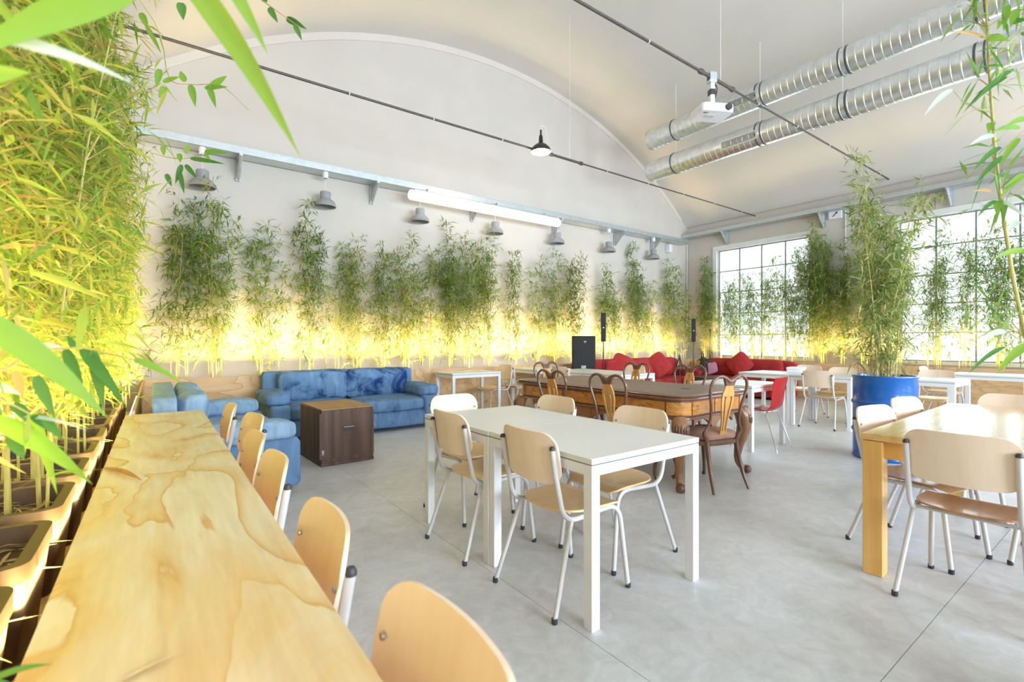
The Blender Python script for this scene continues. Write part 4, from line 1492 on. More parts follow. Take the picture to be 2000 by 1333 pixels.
# ------------------------------------------------------------------ square white tables
def make_white_table(label, w=0.80, d=0.80, h=0.75, leg=0.05, group='white square tables', top=None):
    t = thing('white_table', label, 'table', (0, 0, 0), 0, group)
    bx('table_top', -w / 2, -d / 2, h - 0.026, w / 2, d / 2, h, [top or M['white_top']][0], t, 0.002)
    a = leg / 2
    for sx in (-1, 1):
        for sy in (-1, 1):
            cx, cy = sx * (w / 2 - a - 0.001), sy * (d / 2 - a - 0.001)
            MB().box(-a, -a, 0.0, a, a, h - 0.031).build('leg', M['white'], t, (cx, cy, 0), bev=0.002)
    for s in (-1, 1):
        bx('apron', -w / 2 + leg, s * (d / 2 - 0.001) - (0.03 if s > 0 else 0), h - 0.076, w / 2 - leg, s * (d / 2 - 0.001) + (0 if s > 0 else 0.03), h - 0.031, M['white'], t)
        bx('apron', s * (w / 2 - 0.001) - (0.03 if s > 0 else 0), -d / 2 + leg, h - 0.076, s * (w / 2 - 0.001) + (0 if s > 0 else 0.03), d / 2 - leg, h - 0.031, M['white'], t)
    bx('gap_strip', -w / 2 + 0.006, -d / 2 + 0.006, h - 0.033, w / 2 - 0.006, d / 2 - 0.006, h - 0.0245, M['gap'], t)
    return t


wt = make_white_table('white square table nearest to the viewer, half of the long white pair')
wt.location = (1.91, 1.875, 0)
GT = 'white square tables'
for (x, y, lab, rz) in ((1.905, 2.676, 'white square table behind the nearest one, half of the long white pair', 0),
                        (5.82, 3.20, 'white square table with the red acrylic chair', 0),
                        (8.15, 3.02, 'white square table in front of the blue drum edge, half of a pair', 0),
                        (8.15, 3.825, 'white square table beside the second red sofa, half of a pair', 0),
                        (8.47, 2.00, 'white square table seen behind the blue drum, window side', 0),
                        (5.82, 7.02, 'white square table under the tall bamboo, before the loudspeaker', 0),
                        (5.98, 5.25, 'white square table behind the carved table, before the red sofa', 0),
                        (5.98, 6.06, 'white square table behind the carved table, before the loudspeaker', 0)):
    dup(wt, (x, y, 0), rz, lab, GT)
ta = make_white_table('small white table against the planter next to the denim sofa', 0.92, 0.58)
ta.location = (4.18, 6.92, 0)
th_ = make_white_table('long white table by the windows on the planter side', 0.75, 0.88)
th_.location = (10.33, 1.63, 0)

for (x, y, f, lab) in ((4.74, 6.98, 180, 'pale school chair behind the small white table beside the denim sofa'),
                       (5.32, 7.06, 0, 'pale school chair facing the white table, back to back with another chair'),
                       (5.62, 5.98, 0, 'pale school chair seen behind the carved table, before the loudspeaker foot'),
                       (6.48, 5.52, 180, 'pale school chair seen behind the carved table, before the red sofa'),
                       (7.90, 3.01, 0, 'pale school chair turned with its back to the viewer, by the blue drum'),
                       (8.62, 3.10, 180, 'pale school chair facing the viewer across the white pair, left of the drum'),
                       (8.98, 3.75, 182, 'pale school chair on the planter side of the white pair, half hidden'),
                       (10.30, 2.20, -92, 'pale school chair at the end of the long table by the windows'),
                       (8.93, 2.02, 180, 'pale school chair behind the blue drum, partly under the table')):
    chair(x, y, f, lab, GB)
bk = thing('white_box', 'small flat white box standing on the white table, behind the chair back', 'box', (8.42, 3.62, 0.75), 0.2)
bx('lower_half', -0.15, -0.11, 0.0, 0.15, 0.11, 0.05, M['plastic_white'], bk, 0.006)
bx('lid', -0.153, -0.113, 0.05, 0.153, 0.113, 0.085, M['white'], bk, 0.006)

# ------------------------------------------------------------------ oak table
ok = thing('oak_table', 'large honey-coloured oak dining table with glossy top', 'table', (4.15, 0.565, 0), math.radians(1.6))
bx('table_top', -1.04, -0.465, 0.725, 1.04, 0.465, 0.76, M['oak_top'], ok, 0.003)
for sx in (-1, 1):
    for sy in (-1, 1):
        cx, cy = sx * 0.99, sy * 0.415
        MB().box(-0.045, -0.045, 0, 0.045, 0.045, 0.722).build('leg', M['oak'], ok, (cx, cy, 0), bev=0.003)
for s in (-1, 1):
    bx('apron', -0.945, s * 0.415 - 0.012, 0.63, 0.945, s * 0.415 + 0.012, 0.722, M['oak'], ok)
    bx('apron', s * 0.99 - 0.012, -0.37, 0.63, s * 0.99 + 0.012, 0.37, 0.722, M['oak'], ok)

# ------------------------------------------------------------------ carved table
AT = thing('carved_table', 'big carved walnut table with worn brown top and cabriole legs', 'table', (4.03, 3.53, 0))
AW, AD = 1.16, 2.36


def serp(w, d, inset=0.0, n=8):
    """outline with rounded lobed corners and slightly bowed long sides"""
    w, d = w - 2 * inset, d - 2 * inset
    r = 0.16
    base = []
    pts = rrect(w, d, r, 7)
    out = []
    for i in range(len(pts)):
        x0, y0 = pts[i]
        x1, y1 = pts[(i + 1) % len(pts)]
        L = math.hypot(x1 - x0, y1 - y0)
        m = 14 if L > 0.3 else 1
        for k in range(m):
            u = k / m
            x, y = x0 + (x1 - x0) * u, y0 + (y1 - y0) * u
            if m > 1:
                bow = 0.010 * math.cos(2 * math.pi * u) - 0.010
                if abs(x1 - x0) < abs(y1 - y0):
                    x += bow * math.copysign(1, x)
                else:
                    y += bow * math.copysign(1, y)
            out.append((x, y))
    return out


def stacked(mb, layers):
    """layers: (outline, z); joins equal length outlines into one moulding"""
    n = len(layers[0][0])
    vs = [(x, y, z) for ol, z in layers for x, y in ol]
    fs = [tuple(range(n - 1, -1, -1)), tuple((len(layers) - 1) * n + k for k in range(n))]
    for i in range(len(layers) - 1):
        for k in range(n):
            j = (k + 1) % n
            fs.append((i * n + k, i * n + j, (i + 1) * n + j, (i + 1) * n + k))
    return mb.add(vs, fs)


stacked(MB(), [(serp(AW, AD, 0.030), 0.752), (serp(AW, AD, 0.008), 0.760), (serp(AW, AD, 0.0), 0.770), (serp(AW, AD, 0.004), 0.780), (serp(AW, AD, 0.018), 0.786), (serp(AW, AD, 0.012), 0.794), (serp(AW, AD, 0.022), 0.800)]).build('table_top', M['mahogany'], AT, sharp=40)
stacked(MB(), [(serp(AW, AD, 0.05), 0.799), (serp(AW, AD, 0.052), 0.803)]).build('top_inlay', M['inlay'], AT)
MB().lathe([(0.0001, 0.0045), (0.040, 0.0045), (0.046, 0.002), (0.046, 0.0)], 24).build('cable_hole', M['cap'], AT, (0.05, -0.78, 0.801))
stacked(MB(), [(serp(AW, AD, 0.055), 0.605), (serp(AW, AD, 0.055), 0.752)]).build('apron', M['mahogany'], AT, sharp=40)
stacked(MB(), [(serp(AW, AD, 0.05), 0.590), (serp(AW, AD, 0.034), 0.598), (serp(AW, AD, 0.036), 0.612), (serp(AW, AD, 0.05), 0.620)]).build('apron_moulding', M['mahogany'], AT, sharp=40)
# figured veneer panels let into the apron
def bow_at(q, L):
    u = min(1, max(0, (q + L / 2) / L))
    return 0.010 * math.cos(2 * math.pi * u) - 0.010


for s in (-1, 1):
    for (ya, yb) in ((-0.97, -0.345), (-0.325, 0.325), (0.345, 0.97)):
        q = [ya + (yb - ya) * i / 12 for i in range(13)]
        MB().strip([[(s * (AW / 2 - 0.052 + bow_at(y, 1.936)), y, z) for z in (0.630, 0.740)] for y in q], 0.008).build('veneer_panel', M['veneer'], AT, sharp=50)
    for (xa, xb) in ((-0.37, -0.008), (0.008, 0.37)):
        q = [xa + (xb - xa) * i / 8 for i in range(9)]
        MB().strip([[(x, s * (AD / 2 - 0.052 + bow_at(x, 0.736)), z) for z in (0.630, 0.740)] for x in q], 0.008).build('veneer_panel', M['veneer'], AT, sharp=50)
# veneer round the lobed corners
for sx in (-1, 1):
    for sy in (-1, 1):
        cx, cy = AW / 2 - 0.052 - 0.16, AD / 2 - 0.052 - 0.16
        q = [math.radians(6 + 78 * i / 8) for i in range(9)]
        MB().strip([[(sx * (cx + 0.163 * math.cos(a)), sy * (cy + 0.163 * math.sin(a)), z) for z in (0.630, 0.740)] for a in q], 0.006).build('veneer_corner', M['veneer'], AT, sharp=50)
# scroll-cut skirts
def skirt(L, h=0.075):
    top, bot = [], []
    n = 40
    for i in range(n + 1):
        u = -1 + 2 * i / n
        e = abs(u)
        b = -h * (0.55 + 0.45 * math.cos(e * math.pi * 2.0)) * (1.0 if e < 0.5 else 0.35) - 0.012
        if e < 0.12:
            b -= 0.018
        if e > 0.82:
            b = -0.02 - 0.05 * (e - 0.82) / 0.18
        bot.append((u * L / 2, b))
    return [(-L / 2, 0.0)][:0] + bot + [(L / 2, 0.0), (-L / 2, 0.0)]


for s in (-1, 1):
    mb = MB()
    ol = skirt(1.72)
    mb.prism(ol, -0.012, 0.012, Matrix(((0, 0, 1, s * (AW / 2 - 0.085)), (1, 0, 0, 0), (0, 1, 0, 0.592), (0, 0, 0, 1))))
    mb.build('skirt', M['walnut'], AT, sharp=30)
    mb = MB()
    mb.prism(skirt(0.62), -0.012, 0.012, Matrix(((1, 0, 0, 0), (0, 0, 1, s * (AD / 2 - 0.085)), (0, 1, 0, 0.592), (0, 0, 0, 1))))
    mb.build('skirt', M['walnut'], AT, sharp=30)
for sx in (-1, 1):
    for sy in (-1, 1):
        bxx, byy = sx * (AW / 2 - 0.10), sy * (AD / 2 - 0.10)
        o = Vector((sx, sy, 0)).normalized()
        pts = [(bxx, byy, 0.60), (bxx + o.x * 0.035, byy + o.y * 0.035, 0.53), (bxx + o.x * 0.035, byy + o.y * 0.035, 0.42), (bxx - o.x * 0.005, byy - o.y * 0.005, 0.26),
               (bxx - o.x * 0.02, byy - o.y * 0.02, 0.13), (bxx + o.x * 0.02, byy + o.y * 0.02, 0.055), (bxx + o.x * 0.055, byy + o.y * 0.055, 0.035)]
        MB().tube(smooth_path(pts, 5), interp([0.062, 0.074, 0.062, 0.040, 0.028, 0.030, 0.022], 5), 10).build('leg', M['walnut'], AT, sharp=60)
        # knee carving: an acanthus spray of curled ribs; scroll foot
        mb = MB()
        for k in range(-3, 4):
            a = k * 0.30
            dirv = Vector((o.x * math.cos(a) - o.y * math.sin(a), o.x * math.sin(a) + o.y * math.cos(a), 0))
            q = [Vector((bxx, byy, 0.585)) + dirv * 0.060 + o * 0.006, Vector((bxx, byy, 0.54)) + dirv * 0.072 + o * 0.030, Vector((bxx, byy, 0.49)) + dirv * 0.070 + o * 0.034, Vector((bxx, byy, 0.455 + 0.015 * abs(k))) + dirv * 0.064 + o * 0.034]
            mb.tube(smooth_path(q, 3), interp([0.007, 0.011, 0.010, 0.005], 3), 6)
        mb.build('knee_carving', M['mahogany'], AT, sharp=70)
        mb = MB()
        mb.cushion((bxx + o.x * 0.065, byy + o.y * 0.065, 0.037), (0.078, 0.078, 0.074), 2.6, 6)
        mb.build('scroll_foot', M['mahogany'], AT, sharp=70)


# ------------------------------------------------------------------ carved chairs
def make_carved_chair(label, group):
    t = thing('carved_chair', label, 'chair', (0, 0, 0), 0, group)
    mb = MB()
    mb.cushion((0, 0, 0.445), (0.43, 0.46, 0.10), 3.6, 12, pinch=0.25, amp=0.004, freq=7)
    mb.build('seat', M['seat_cloth'], t, sharp=80)
    ol = []
    for i in range(40):
        a = 2 * PI * i / 40
        c, s = math.cos(a), math.sin(a)
        e = 2 / 3.6
        ol.append((0.222 * math.copysign(abs(c) ** e, c), 0.237 * math.copysign(abs(s) ** e, s)))
    stacked(MB(), [([(x * .97, y * .97) for x, y in ol], 0.375), (ol, 0.385), (ol, 0.412), ([(x * .96, y * .96) for x, y in ol], 0.420)]).build('seat_rail', M['mahogany'], t, sharp=40)

    def xb(z):
        return -0.195 - max(0, z - 0.42) * 0.17
    zy = [(0.40, 0.165), (0.445, 0.185), (0.485, 0.210), (0.53, 0.185), (0.60, 0.165), (0.70, 0.172), (0.80, 0.198), (0.87, 0.208), (0.925, 0.192), (0.958, 0.150), (0.966, 0.105), (0.952, 0.060), (0.930, 0.025), (0.923, 0.0)]
    pts = [(xb(z), y, z) for z, y in zy] + [(xb(z), -y, z) for z, y in reversed(zy[:-1])]
    rad = [0.019, 0.020, 0.017, 0.014, 0.0125, 0.012, 0.012, 0.0125, 0.0125, 0.0125, 0.013, 0.016, 0.019, 0.021]
    rad = rad + list(reversed(rad[:-1]))
    MB().tube(smooth_path(pts, 4), interp(rad, 4), 8).build('back_frame', M['mahogany'], t, sharp=70)
    # crest block under the dip and golden pierced splat
    def plate(ol, th, xo=0.0):
        """outline (y,z) bent along the raked back"""
        n = len(ol)
        vs = [(xb(z) + xo + th / 2, y, z) for y, z in ol] + [(xb(z) + xo - th / 2, y, z) for y, z in ol]
        fs = [tuple(range(n)), tuple(range(2 * n - 1, n - 1, -1))]
        for k in range(n):
            j = (k + 1) % n
            fs.append((k, n + k, n + j, j))
        return vs, fs
    mb = MB()
    mb.add(*plate([(-0.075, 0.958), (-0.035, 0.937), (0.035, 0.937), (0.075, 0.958), (0.058, 0.920), (0.043, 0.885), (-0.043, 0.885), (-0.058, 0.920)], 0.022))
    mb.build('crest', M['mahogany'], t, sharp=30)
    mb = MB()
    mb.add(*plate([(-0.042, 0.888), (0.042, 0.888), (0.050, 0.855), (0.064, 0.825), (0.066, 0.800), (0.045, 0.795), (0.018, 0.790), (-0.018, 0.790), (-0.045, 0.795), (-0.066, 0.800), (-0.064, 0.825), (-0.050, 0.855)], 0.013))
    for s in (-1, 1):
        side = [(s * 0.066, 0.802), (s * 0.068, 0.75), (s * 0.055, 0.69), (s * 0.042, 0.62), (s * 0.034, 0.55), (s * 0.034, 0.49)]
        inn = [(s * 0.020, 0.49), (s * 0.021, 0.55), (s * 0.028, 0.62), (s * 0.038, 0.69), (s * 0.046, 0.75), (s * 0.045, 0.802)]
        ol_ = side + inn
        mb.add(*plate(ol_ if s < 0 else ol_[::-1], 0.012))
    mb.add(*plate([(-0.018, 0.795), (-0.026, 0.765), (-0.020, 0.72), (-0.013, 0.64), (-0.011, 0.49), (0.011, 0.49), (0.013, 0.64), (0.020, 0.72), (0.026, 0.765), (0.018, 0.795)], 0.012))
    mb.add(*plate([(-0.036, 0.495), (-0.052, 0.43), (0.052, 0.43), (0.036, 0.495)], 0.016))
    mb.build('splat', M['splat'], t, sharp=40)
    MB().tube([(xb(0.845) + 0.006, 0, 0.845), (xb(0.845) + 0.009, 0, 0.845)], 0.012, 10).build('splat_rosette', M['walnut'], t)
    for s in (-1, 1):
        MB().tube(smooth_path([(-0.192, s * 0.165, 0.41), (-0.215, s * 0.172, 0.28), (-0.255, s * 0.185, 0.12), (-0.30, s * 0.20, 0.0)], 4), interp([0.021, 0.018, 0.015, 0.012], 4), 8).build('leg', M['mahogany'], t, sharp=60)
        MB().tube(smooth_path([(0.165, s * 0.165, 0.40), (0.188, s * 0.19, 0.35), (0.178, s * 0.182, 0.24), (0.160, s * 0.168, 0.12), (0.165, s * 0.172, 0.045), (0.188, s * 0.19, 0.018)], 4),
                  interp([0.024, 0.030, 0.023, 0.015, 0.014, 0.020], 4), 8).build('leg', M['mahogany'], t, sharp=60)
    return t


GA = 'carved chairs round the walnut table'
cc = make_carved_chair('carved balloon-back chair at the near short end of the walnut table, brown seat in view', GA)
cc.location = (3.93, 2.46, 0)
cc.rotation_euler.z = math.radians(78)
for (x, y, f, lab) in ((3.43, 2.90, 0, 'carved balloon-back chair on the near long side, before the table middle, golden splat in view'),
                       (3.43, 3.64, 0, 'carved balloon-back chair on the near long side, farther one with golden splat'),
                       (4.86, 3.40, 180, 'carved balloon-back chair on the far long side, its hoop above the table hole'),
                       (4.86, 4.20, 180, 'carved balloon-back chair on the far long side, its hoop before the red pillows'),
                       (4.30, 4.80, -92, 'carved balloon-back chair at the far short end, hoop behind another hoop')):
    dup(cc, (x, y, 0), math.radians(f), lab, GA)

# ------------------------------------------------------------------ denim sofas


def make_sofa(name, label, w, mats, seat_top=0.44, back_top=0.84, depth=0.98, seed=1, boxy=False, arm_w=0.24):
    """faces -y, origin on the floor at the middle of the back; body from y=0 (back) to y=-depth"""
    m, mf, md = mats
    t = thing(name, label, 'sofa', (0, 0, 0))
    iw = w - 2 * arm_w
    MB().cushion((0, -depth / 2 + 0.01, 0.165), (w - 0.06, depth - 0.05, 0.25), 9, 10, amp=0.006, seed=seed).build('base', m, t, sharp=80)
    for sx in (-1, 1):
        for sy in (-0.10, -depth + 0.12):
            MB().lathe([(0.0001, 0), (0.03, 0), (0.034, 0.05), (0.0001, 0.05)], 12).build('foot', M['cap'], t, (sx * (w / 2 - 0.14), sy, 0))
    if boxy:
        MB().cushion((0, -0.09, back_top / 2 + 0.05), (w, 0.17, back_top - 0.10), 10, 12, amp=0.006, seed=seed + 1).build('back_frame', m, t, sharp=80)
    else:
        MB().cushion((0, -0.085, back_top / 2 + 0.04), (iw + 0.34, 0.16, back_top - 0.08), 30, 16, amp=0.006, seed=seed + 1).build('back_frame', m if mf is m else mf, t, sharp=80)
    n = 2
    for i in range(n):
        cx = -iw / 2 + (i + 0.5) * iw / n
        MB().cushion((cx, -0.20 - (depth - 0.22) / 2 - (0.02 if not boxy else 0), seat_top - 0.085), (iw / n + (0.06 if not boxy else -0.004), depth - 0.20, 0.21), 5.5 if not boxy else 7, 16, pinch=0.15, amp=0.018 if not boxy else 0.004, freq=4.5, seed=seed + 3 + i).build('seat_cushion', mf if (i and not boxy) else m, t, sharp=80)
        MB().cushion((cx, -0.255, (seat_top + back_top) / 2 + (0.0 if not boxy else 0.015)), (iw / n + (0.03 if not boxy else 0.0), 0.42, 0.25 if not boxy else 0.20), 7, 16, pinch=0.35, amp=0.022 if not boxy else 0.005, freq=4.5, seed=seed + 7 + i,
                     rot=Matrix.Rotation(math.radians(-80), 3, 'X').to_euler()).build('back_cushion', md if not boxy else m, t, sharp=80)
    for s in (-1, 1):
        if boxy:
            MB().cushion((s * (w / 2 - arm_w / 2), -depth / 2, 0.30), (arm_w, depth - 0.02, 0.56), 8, 10, amp=0.004, seed=seed + 11).build('arm', m, t, sharp=80)
        else:
            MB().cushion((s * (w / 2 - arm_w / 2 - 0.02), -depth / 2 - 0.02, 0.26), (arm_w - 0.01, depth - 0.06, 0.42), 14, 10, amp=0.007, seed=seed + 11 + s).build('arm', m, t, sharp=80)
            MB().cushion((s * (w / 2 - arm_w / 2), -depth / 2 - 0.03, 0.535), (arm_w + 0.08, depth - 0.16, 0.185), 4.6, 16, pinch=0.18, amp=0.020, freq=5, seed=seed + 17 + s).build('arm_pillow', mf, t, sharp=80)
    return t


s1 = make_sofa('denim_sofa', 'big blue denim sofa with blotchy back cushions against the back planter', 2.30, (M['denim'], M['denim'], M['denim_dark']), seed=2, depth=1.02)
s1.location = (2.23, 7.40, 0)
s2 = make_sofa('denim_sofa', 'faded denim sofa standing sideways past the end of the counter', 2.02, (M['denim'], M['denim_faded'], M['denim_faded']), seed=31, depth=1.02)
s2.location = (-0.06 + 0.02, 5.27, 0)
s2.rotation_euler.z = math.radians(90)
RED = (M['red'], M['red'], M['red'])
r1 = make_sofa('red_sofa', 'red fabric sofa along the back planter with several loose pillows', 2.95, RED, 0.42, 0.86, 0.92, seed=51, boxy=True, arm_w=0.22)
r1.location = (9.02, 7.46, 0)
r2 = make_sofa('red_sofa', 'red fabric sofa below the corner window with one diamond-set pillow', 2.20, RED, 0.42, 0.82, 0.92, seed=61, boxy=True, arm_w=0.22)
r2.location = (11.34, 5.92, 0)
r2.rotation_euler.z = math.radians(-90)


def pillow(label, loc, rot, s=0.46, th=0.17, seed=0):
    """square throw pillow, flat in its own xz plane"""
    o = MB()
    o.cushion((0, 0, 0), (s, s, th), 5.5, 14, pinch=0.62, amp=0.008, freq=5, seed=seed)
    ob = o.build('throw_pillow', M['red_pillow'], None, loc, sharp=80)
    ob.rotation_euler = rot
    return tag(ob, label, 'pillow', 'red throw pillows')


R90 = math.radians(90)


def diamond(yaw, tilt, roll):
    """square pillow stood on edge: yaw of its face normal, backward tilt, roll in its plane"""
    return (Matrix.Rotation(yaw, 3, 'Z') @ Matrix.Rotation(math.radians(90) - tilt, 3, 'X') @ Matrix.Rotation(roll, 3, 'Z')).to_euler()


pillow('red throw pillow set as a diamond below the corner window', (10.92, 5.93, 0.715), diamond(-R90, 0.30, math.radians(45)), 0.50, 0.18, 3)
pillow('red throw pillow leaning on its edge, largest in the middle of the back red sofa', (9.35, 7.02, 0.70), diamond(-0.75, 0.35, math.radians(38)), 0.52, 0.19, 5)
pillow('red throw pillow with a pointed corner up, beside the column speaker pole', (8.15, 7.05, 0.70), diamond(-0.65, 0.3, math.radians(-28)), 0.52, 0.18, 8)
pillow('red throw pillow lying low between two others on the back red sofa', (8.72, 6.98, 0.64), diamond(-0.3, 0.45, math.radians(8)), 0.50, 0.18, 11)
ob = MB().cushion((0, 0, 0), (0.30, 0.28, 0.11), 5, 10, pinch=0.55, amp=0.006, seed=4).build('striped_cushion', M['stripe'], None, (10.86, 6.62, 0.60), sharp=80)
ob.rotation_euler = diamond(-R90 + 0.3, 0.35, 0.3)
tag(ob, 'small pink and white striped cushion at the arm of the window sofa', 'cushion')

# ------------------------------------------------------------------ wooden trunk
tr = thing('wooden_trunk', 'dark worn wooden trunk with brass plate before the denim sofa', 'trunk', (1.575, 5.38, 0), math.radians(3))
w, d, h = 0.54, 0.72, 0.575
bx('body', -w / 2, -d / 2, 0.03, w / 2, d / 2, h - 0.014, M['trunk'], tr, 0.006)
bx('plinth', -w / 2 - 0.004, -d / 2 - 0.004, 0.0, w / 2 + 0.004, d / 2 + 0.004, 0.035, M['trunk'], tr, 0.004)
for k in range(3):
    bx('top_board', -w / 2 + k * w / 3 + 0.0008, -d / 2, h - 0.014, -w / 2 + (k + 1) * w / 3 - 0.0008, d / 2, h, M['trunk_top'], tr, 0.002)
bx('handle_recess', -0.055, -d / 2 - 0.003, 0.335, 0.055, -d / 2 + 0.002, 0.375, M['cap'], tr)
MB().tube([(-0.055, -d / 2 - 0.012, 0.378), (0.055, -d / 2 - 0.012, 0.378)], 0.006, 8).build('handle', M['bolt'], tr)
bx('lower_rail', -w / 2 + 0.001, -d / 2 - 0.004, 0.045, w / 2 - 0.001, -d / 2 + 0.002, 0.075, M['trunk'], tr)
for sx in (-1, 1):
    bx('corner_strip', sx * (w / 2) - 0.022, -d / 2 - 0.004, 0.075, sx * (w / 2) + 0.004 if sx > 0 else sx * w / 2 + 0.022, -d / 2 + 0.004, h - 0.04, M['trunk'], tr)
mk = MB()
mk.lathe([(0.006, 0), (0.012, 0.0), (0.012, 0.003), (0.006, 0.003)], 12, Matrix.Translation((-w / 2 + 0.012, -d / 2 - 0.006, 0.155)) @ Matrix.Rotation(R90, 4, 'X'))
mk.box(-w / 2 + 0.004, -d / 2 - 0.008, 0.115, -w / 2 + 0.009, -d / 2 - 0.004, 0.147)
mk.box(-w / 2 + 0.016, -d / 2 - 0.008, 0.120, -w / 2 + 0.021, -d / 2 - 0.004, 0.147)
mk.build('key_mark', M['badge'], tr)

dc = thing('dark_chest', 'low dark wooden chest between the two red sofas', 'chest', (9.9, 6.15, 0), -0.1)
bx('body', -0.36, -0.25, 0.0, 0.36, 0.25, 0.42, M['dark_box'], dc, 0.006)
bx('lid', -0.375, -0.265, 0.42, 0.375, 0.265, 0.47, M['dark_box'], dc, 0.006)
bx('lid_rim', -0.38, -0.27, 0.405, 0.38, 0.27, 0.422, M['trunk'], dc, 0.003)

# ------------------------------------------------------------------ sound equipment
yaw = math.atan2(6.95, 7.15)          # turned to the room
ps_y = -(math.pi / 2 - math.atan2(7.05, 6.95))
sub = thing('bass_speaker', 'black bass cabinet on the floor under the loudspeaker', 'speaker', (6.98, 7.05, 0), ps_y)
bx('cabinet', -0.24, -0.24, 0.02, 0.24, 0.24, 0.64, M['black'], sub, 0.012)
bx('front_grille', -0.22, -0.25, 0.05, 0.22, -0.238, 0.61, M['grille_black'], sub, 0.006)
sp = thing('loudspeaker', 'black loudspeaker cabinet with silver badge before the bamboo wall', 'speaker', (6.98, 7.05, 0.645), ps_y)
stacked(MB(), [([(-0.235, -0.20), (0.235, -0.20), (0.18, 0.20), (-0.18, 0.20)], 0.0), ([(-0.235, -0.20), (0.235, -0.20), (0.18, 0.20), (-0.18, 0.20)], 0.715)]).build('cabinet', M['black'], sp, bev=0.015)
bx('front_grille', -0.215, -0.212, 0.02, 0.215, -0.198, 0.695, M['grille_black'], sp, 0.01)
bx('badge', -0.045, -0.217, 0.075, 0.045, -0.211, 0.125, M['badge'], sp, 0.003)
mb = MB()
mb.box(-0.030, -0.2185, 0.088, -0.024, -0.2165, 0.112)
mb.box(-0.024, -0.2185, 0.100, -0.004, -0.2165, 0.112)
mb.box(0.002, -0.2185, 0.088, 0.026, -0.2165, 0.094)
mb.box(0.020, -0.2185, 0.094, 0.026, -0.2165, 0.112)
mb.build('badge_mark', M['cap'], sp)
mb = MB()
mb.lathe([(0.010, 0), (0.017, 0), (0.017, 0.003), (0.010, 0.003)], 14, Matrix.Translation((0.03, -0.212, 0.60)) @ Matrix.Rotation(R90, 4, 'X'))
mb.box(0.046, -0.2155, 0.588, 0.051, -0.211, 0.614)
mb.box(0.008, -0.2155, 0.588, 0.013, -0.211, 0.620)
mb.build('logo', M['badge'], sp)


def column_speaker(label, x, y, z0, z1, rz):
    t = thing('column_speaker', label, 'speaker', (x, y, 0), rz, 'column speakers on poles')
    MB().tube([(0, 0, 0.03), (0, 0, z0)], 0.012, 10).build('pole', M['cap'], t)
    MB().lathe([(0.0001, 0.0), (0.17, 0.0), (0.17, 0.018), (0.03, 0.03), (0.015, 0.06)], 24).build('base_plate', M['cap'], t, sharp=40)
    bx('column', -0.05, -0.055, z0, 0.05, 0.055, z1, M['black'], t, 0.01)
    bx('front_grille', -0.042, -0.060, z0 + 0.015, 0.042, -0.052, z1 - 0.015, M['grille_black'], t, 0.004)
    MB().lathe([(0.0001, 0.003), (0.014, 0.003), (0.016, 0.0)], 12, Matrix.Rotation(R90, 4, 'X')).build('logo', M['badge'], t, (0, -0.061, (z0 + z1) / 2 - 0.01))


column_speaker('slim black column speaker on a pole beside the big loudspeaker', 7.56, 7.05, 1.25, 1.85, ps_y)
column_speaker('slim black column speaker on a pole near the room corner', 10.88, 7.10, 1.24, 1.82, -0.95)

ms = thing('microphone_stand', 'thin black microphone stand before the window jamb', 'stand', (11.04, 6.75, 0))
MB().tube([(0, 0, 0.02), (0, 0, 0.86)], 0.011, 8).build('lower_tube', M['cap'], ms)
MB().tube([(0, 0, 0.84), (0, 0, 1.50)], 0.007, 8).build('upper_tube', M['cap'], ms)
MB().lathe([(0.016, 0.80), (0.02, 0.82), (0.02, 0.90), (0.012, 0.92)], 12).build('clutch', M['cap'], ms)
MB().lathe([(0.0001, 1.56), (0.016, 1.555), (0.018, 1.53), (0.012, 1.50), (0.0001, 1.50)], 12).build('clip', M['cap'], ms)
for k in range(3):
    a = k * 2.094 + 0.3
    MB().tube([(0, 0, 0.16), (0.17 * math.cos(a), 0.17 * math.sin(a), 0.012)], 0.008, 6).build('leg', M['cap'], ms)
MB().tube(smooth_path([(0.012, 0, 0.88), (0.09, 0.02, 0.98), (0.12, 0, 0.90), (0.13, 0.02, 0.72), (0.03, 0, 0.60)], 5), 0.004, 6).build('cable', M['cable'], ms)

gs = thing('guitar_stand', 'black folding a-shaped stand behind the red sofa arm', 'stand', (10.12, 6.98, 0), 0.1)
for s in (-1, 1):
    MB().tube([(0.0, 0, 0.90), (0.02 + s * 0.10, -0.05, 0.45), (s * 0.24, -0.14, 0.012)], 0.014, 8).build('leg', M['cap'], gs)
MB().tube([(0, 0, 0.90), (0.02, 0.16, 0.45), (0.02, 0.26, 0.012)], 0.012, 8).build('leg', M['cap'], gs)
MB().tube([(-0.09, -0.04, 0.58), (0.11, -0.04, 0.58)], 0.010, 8).build('crossbar', M['cap'], gs)
MB().tube(smooth_path([(0.10, -0.05, 0.66), (0.16, -0.12, 0.66), (0.24, -0.13, 0.68), (0.30, -0.12, 0.76)], 4), 0.010, 8).build('hook', M['cap'], gs)
MB().lathe([(0.0001, 0.02), (0.02, 0.015), (0.022, 0.0), (0.018, -0.02)], 10).build('head', M['cap'], gs, (0, 0, 0.90))

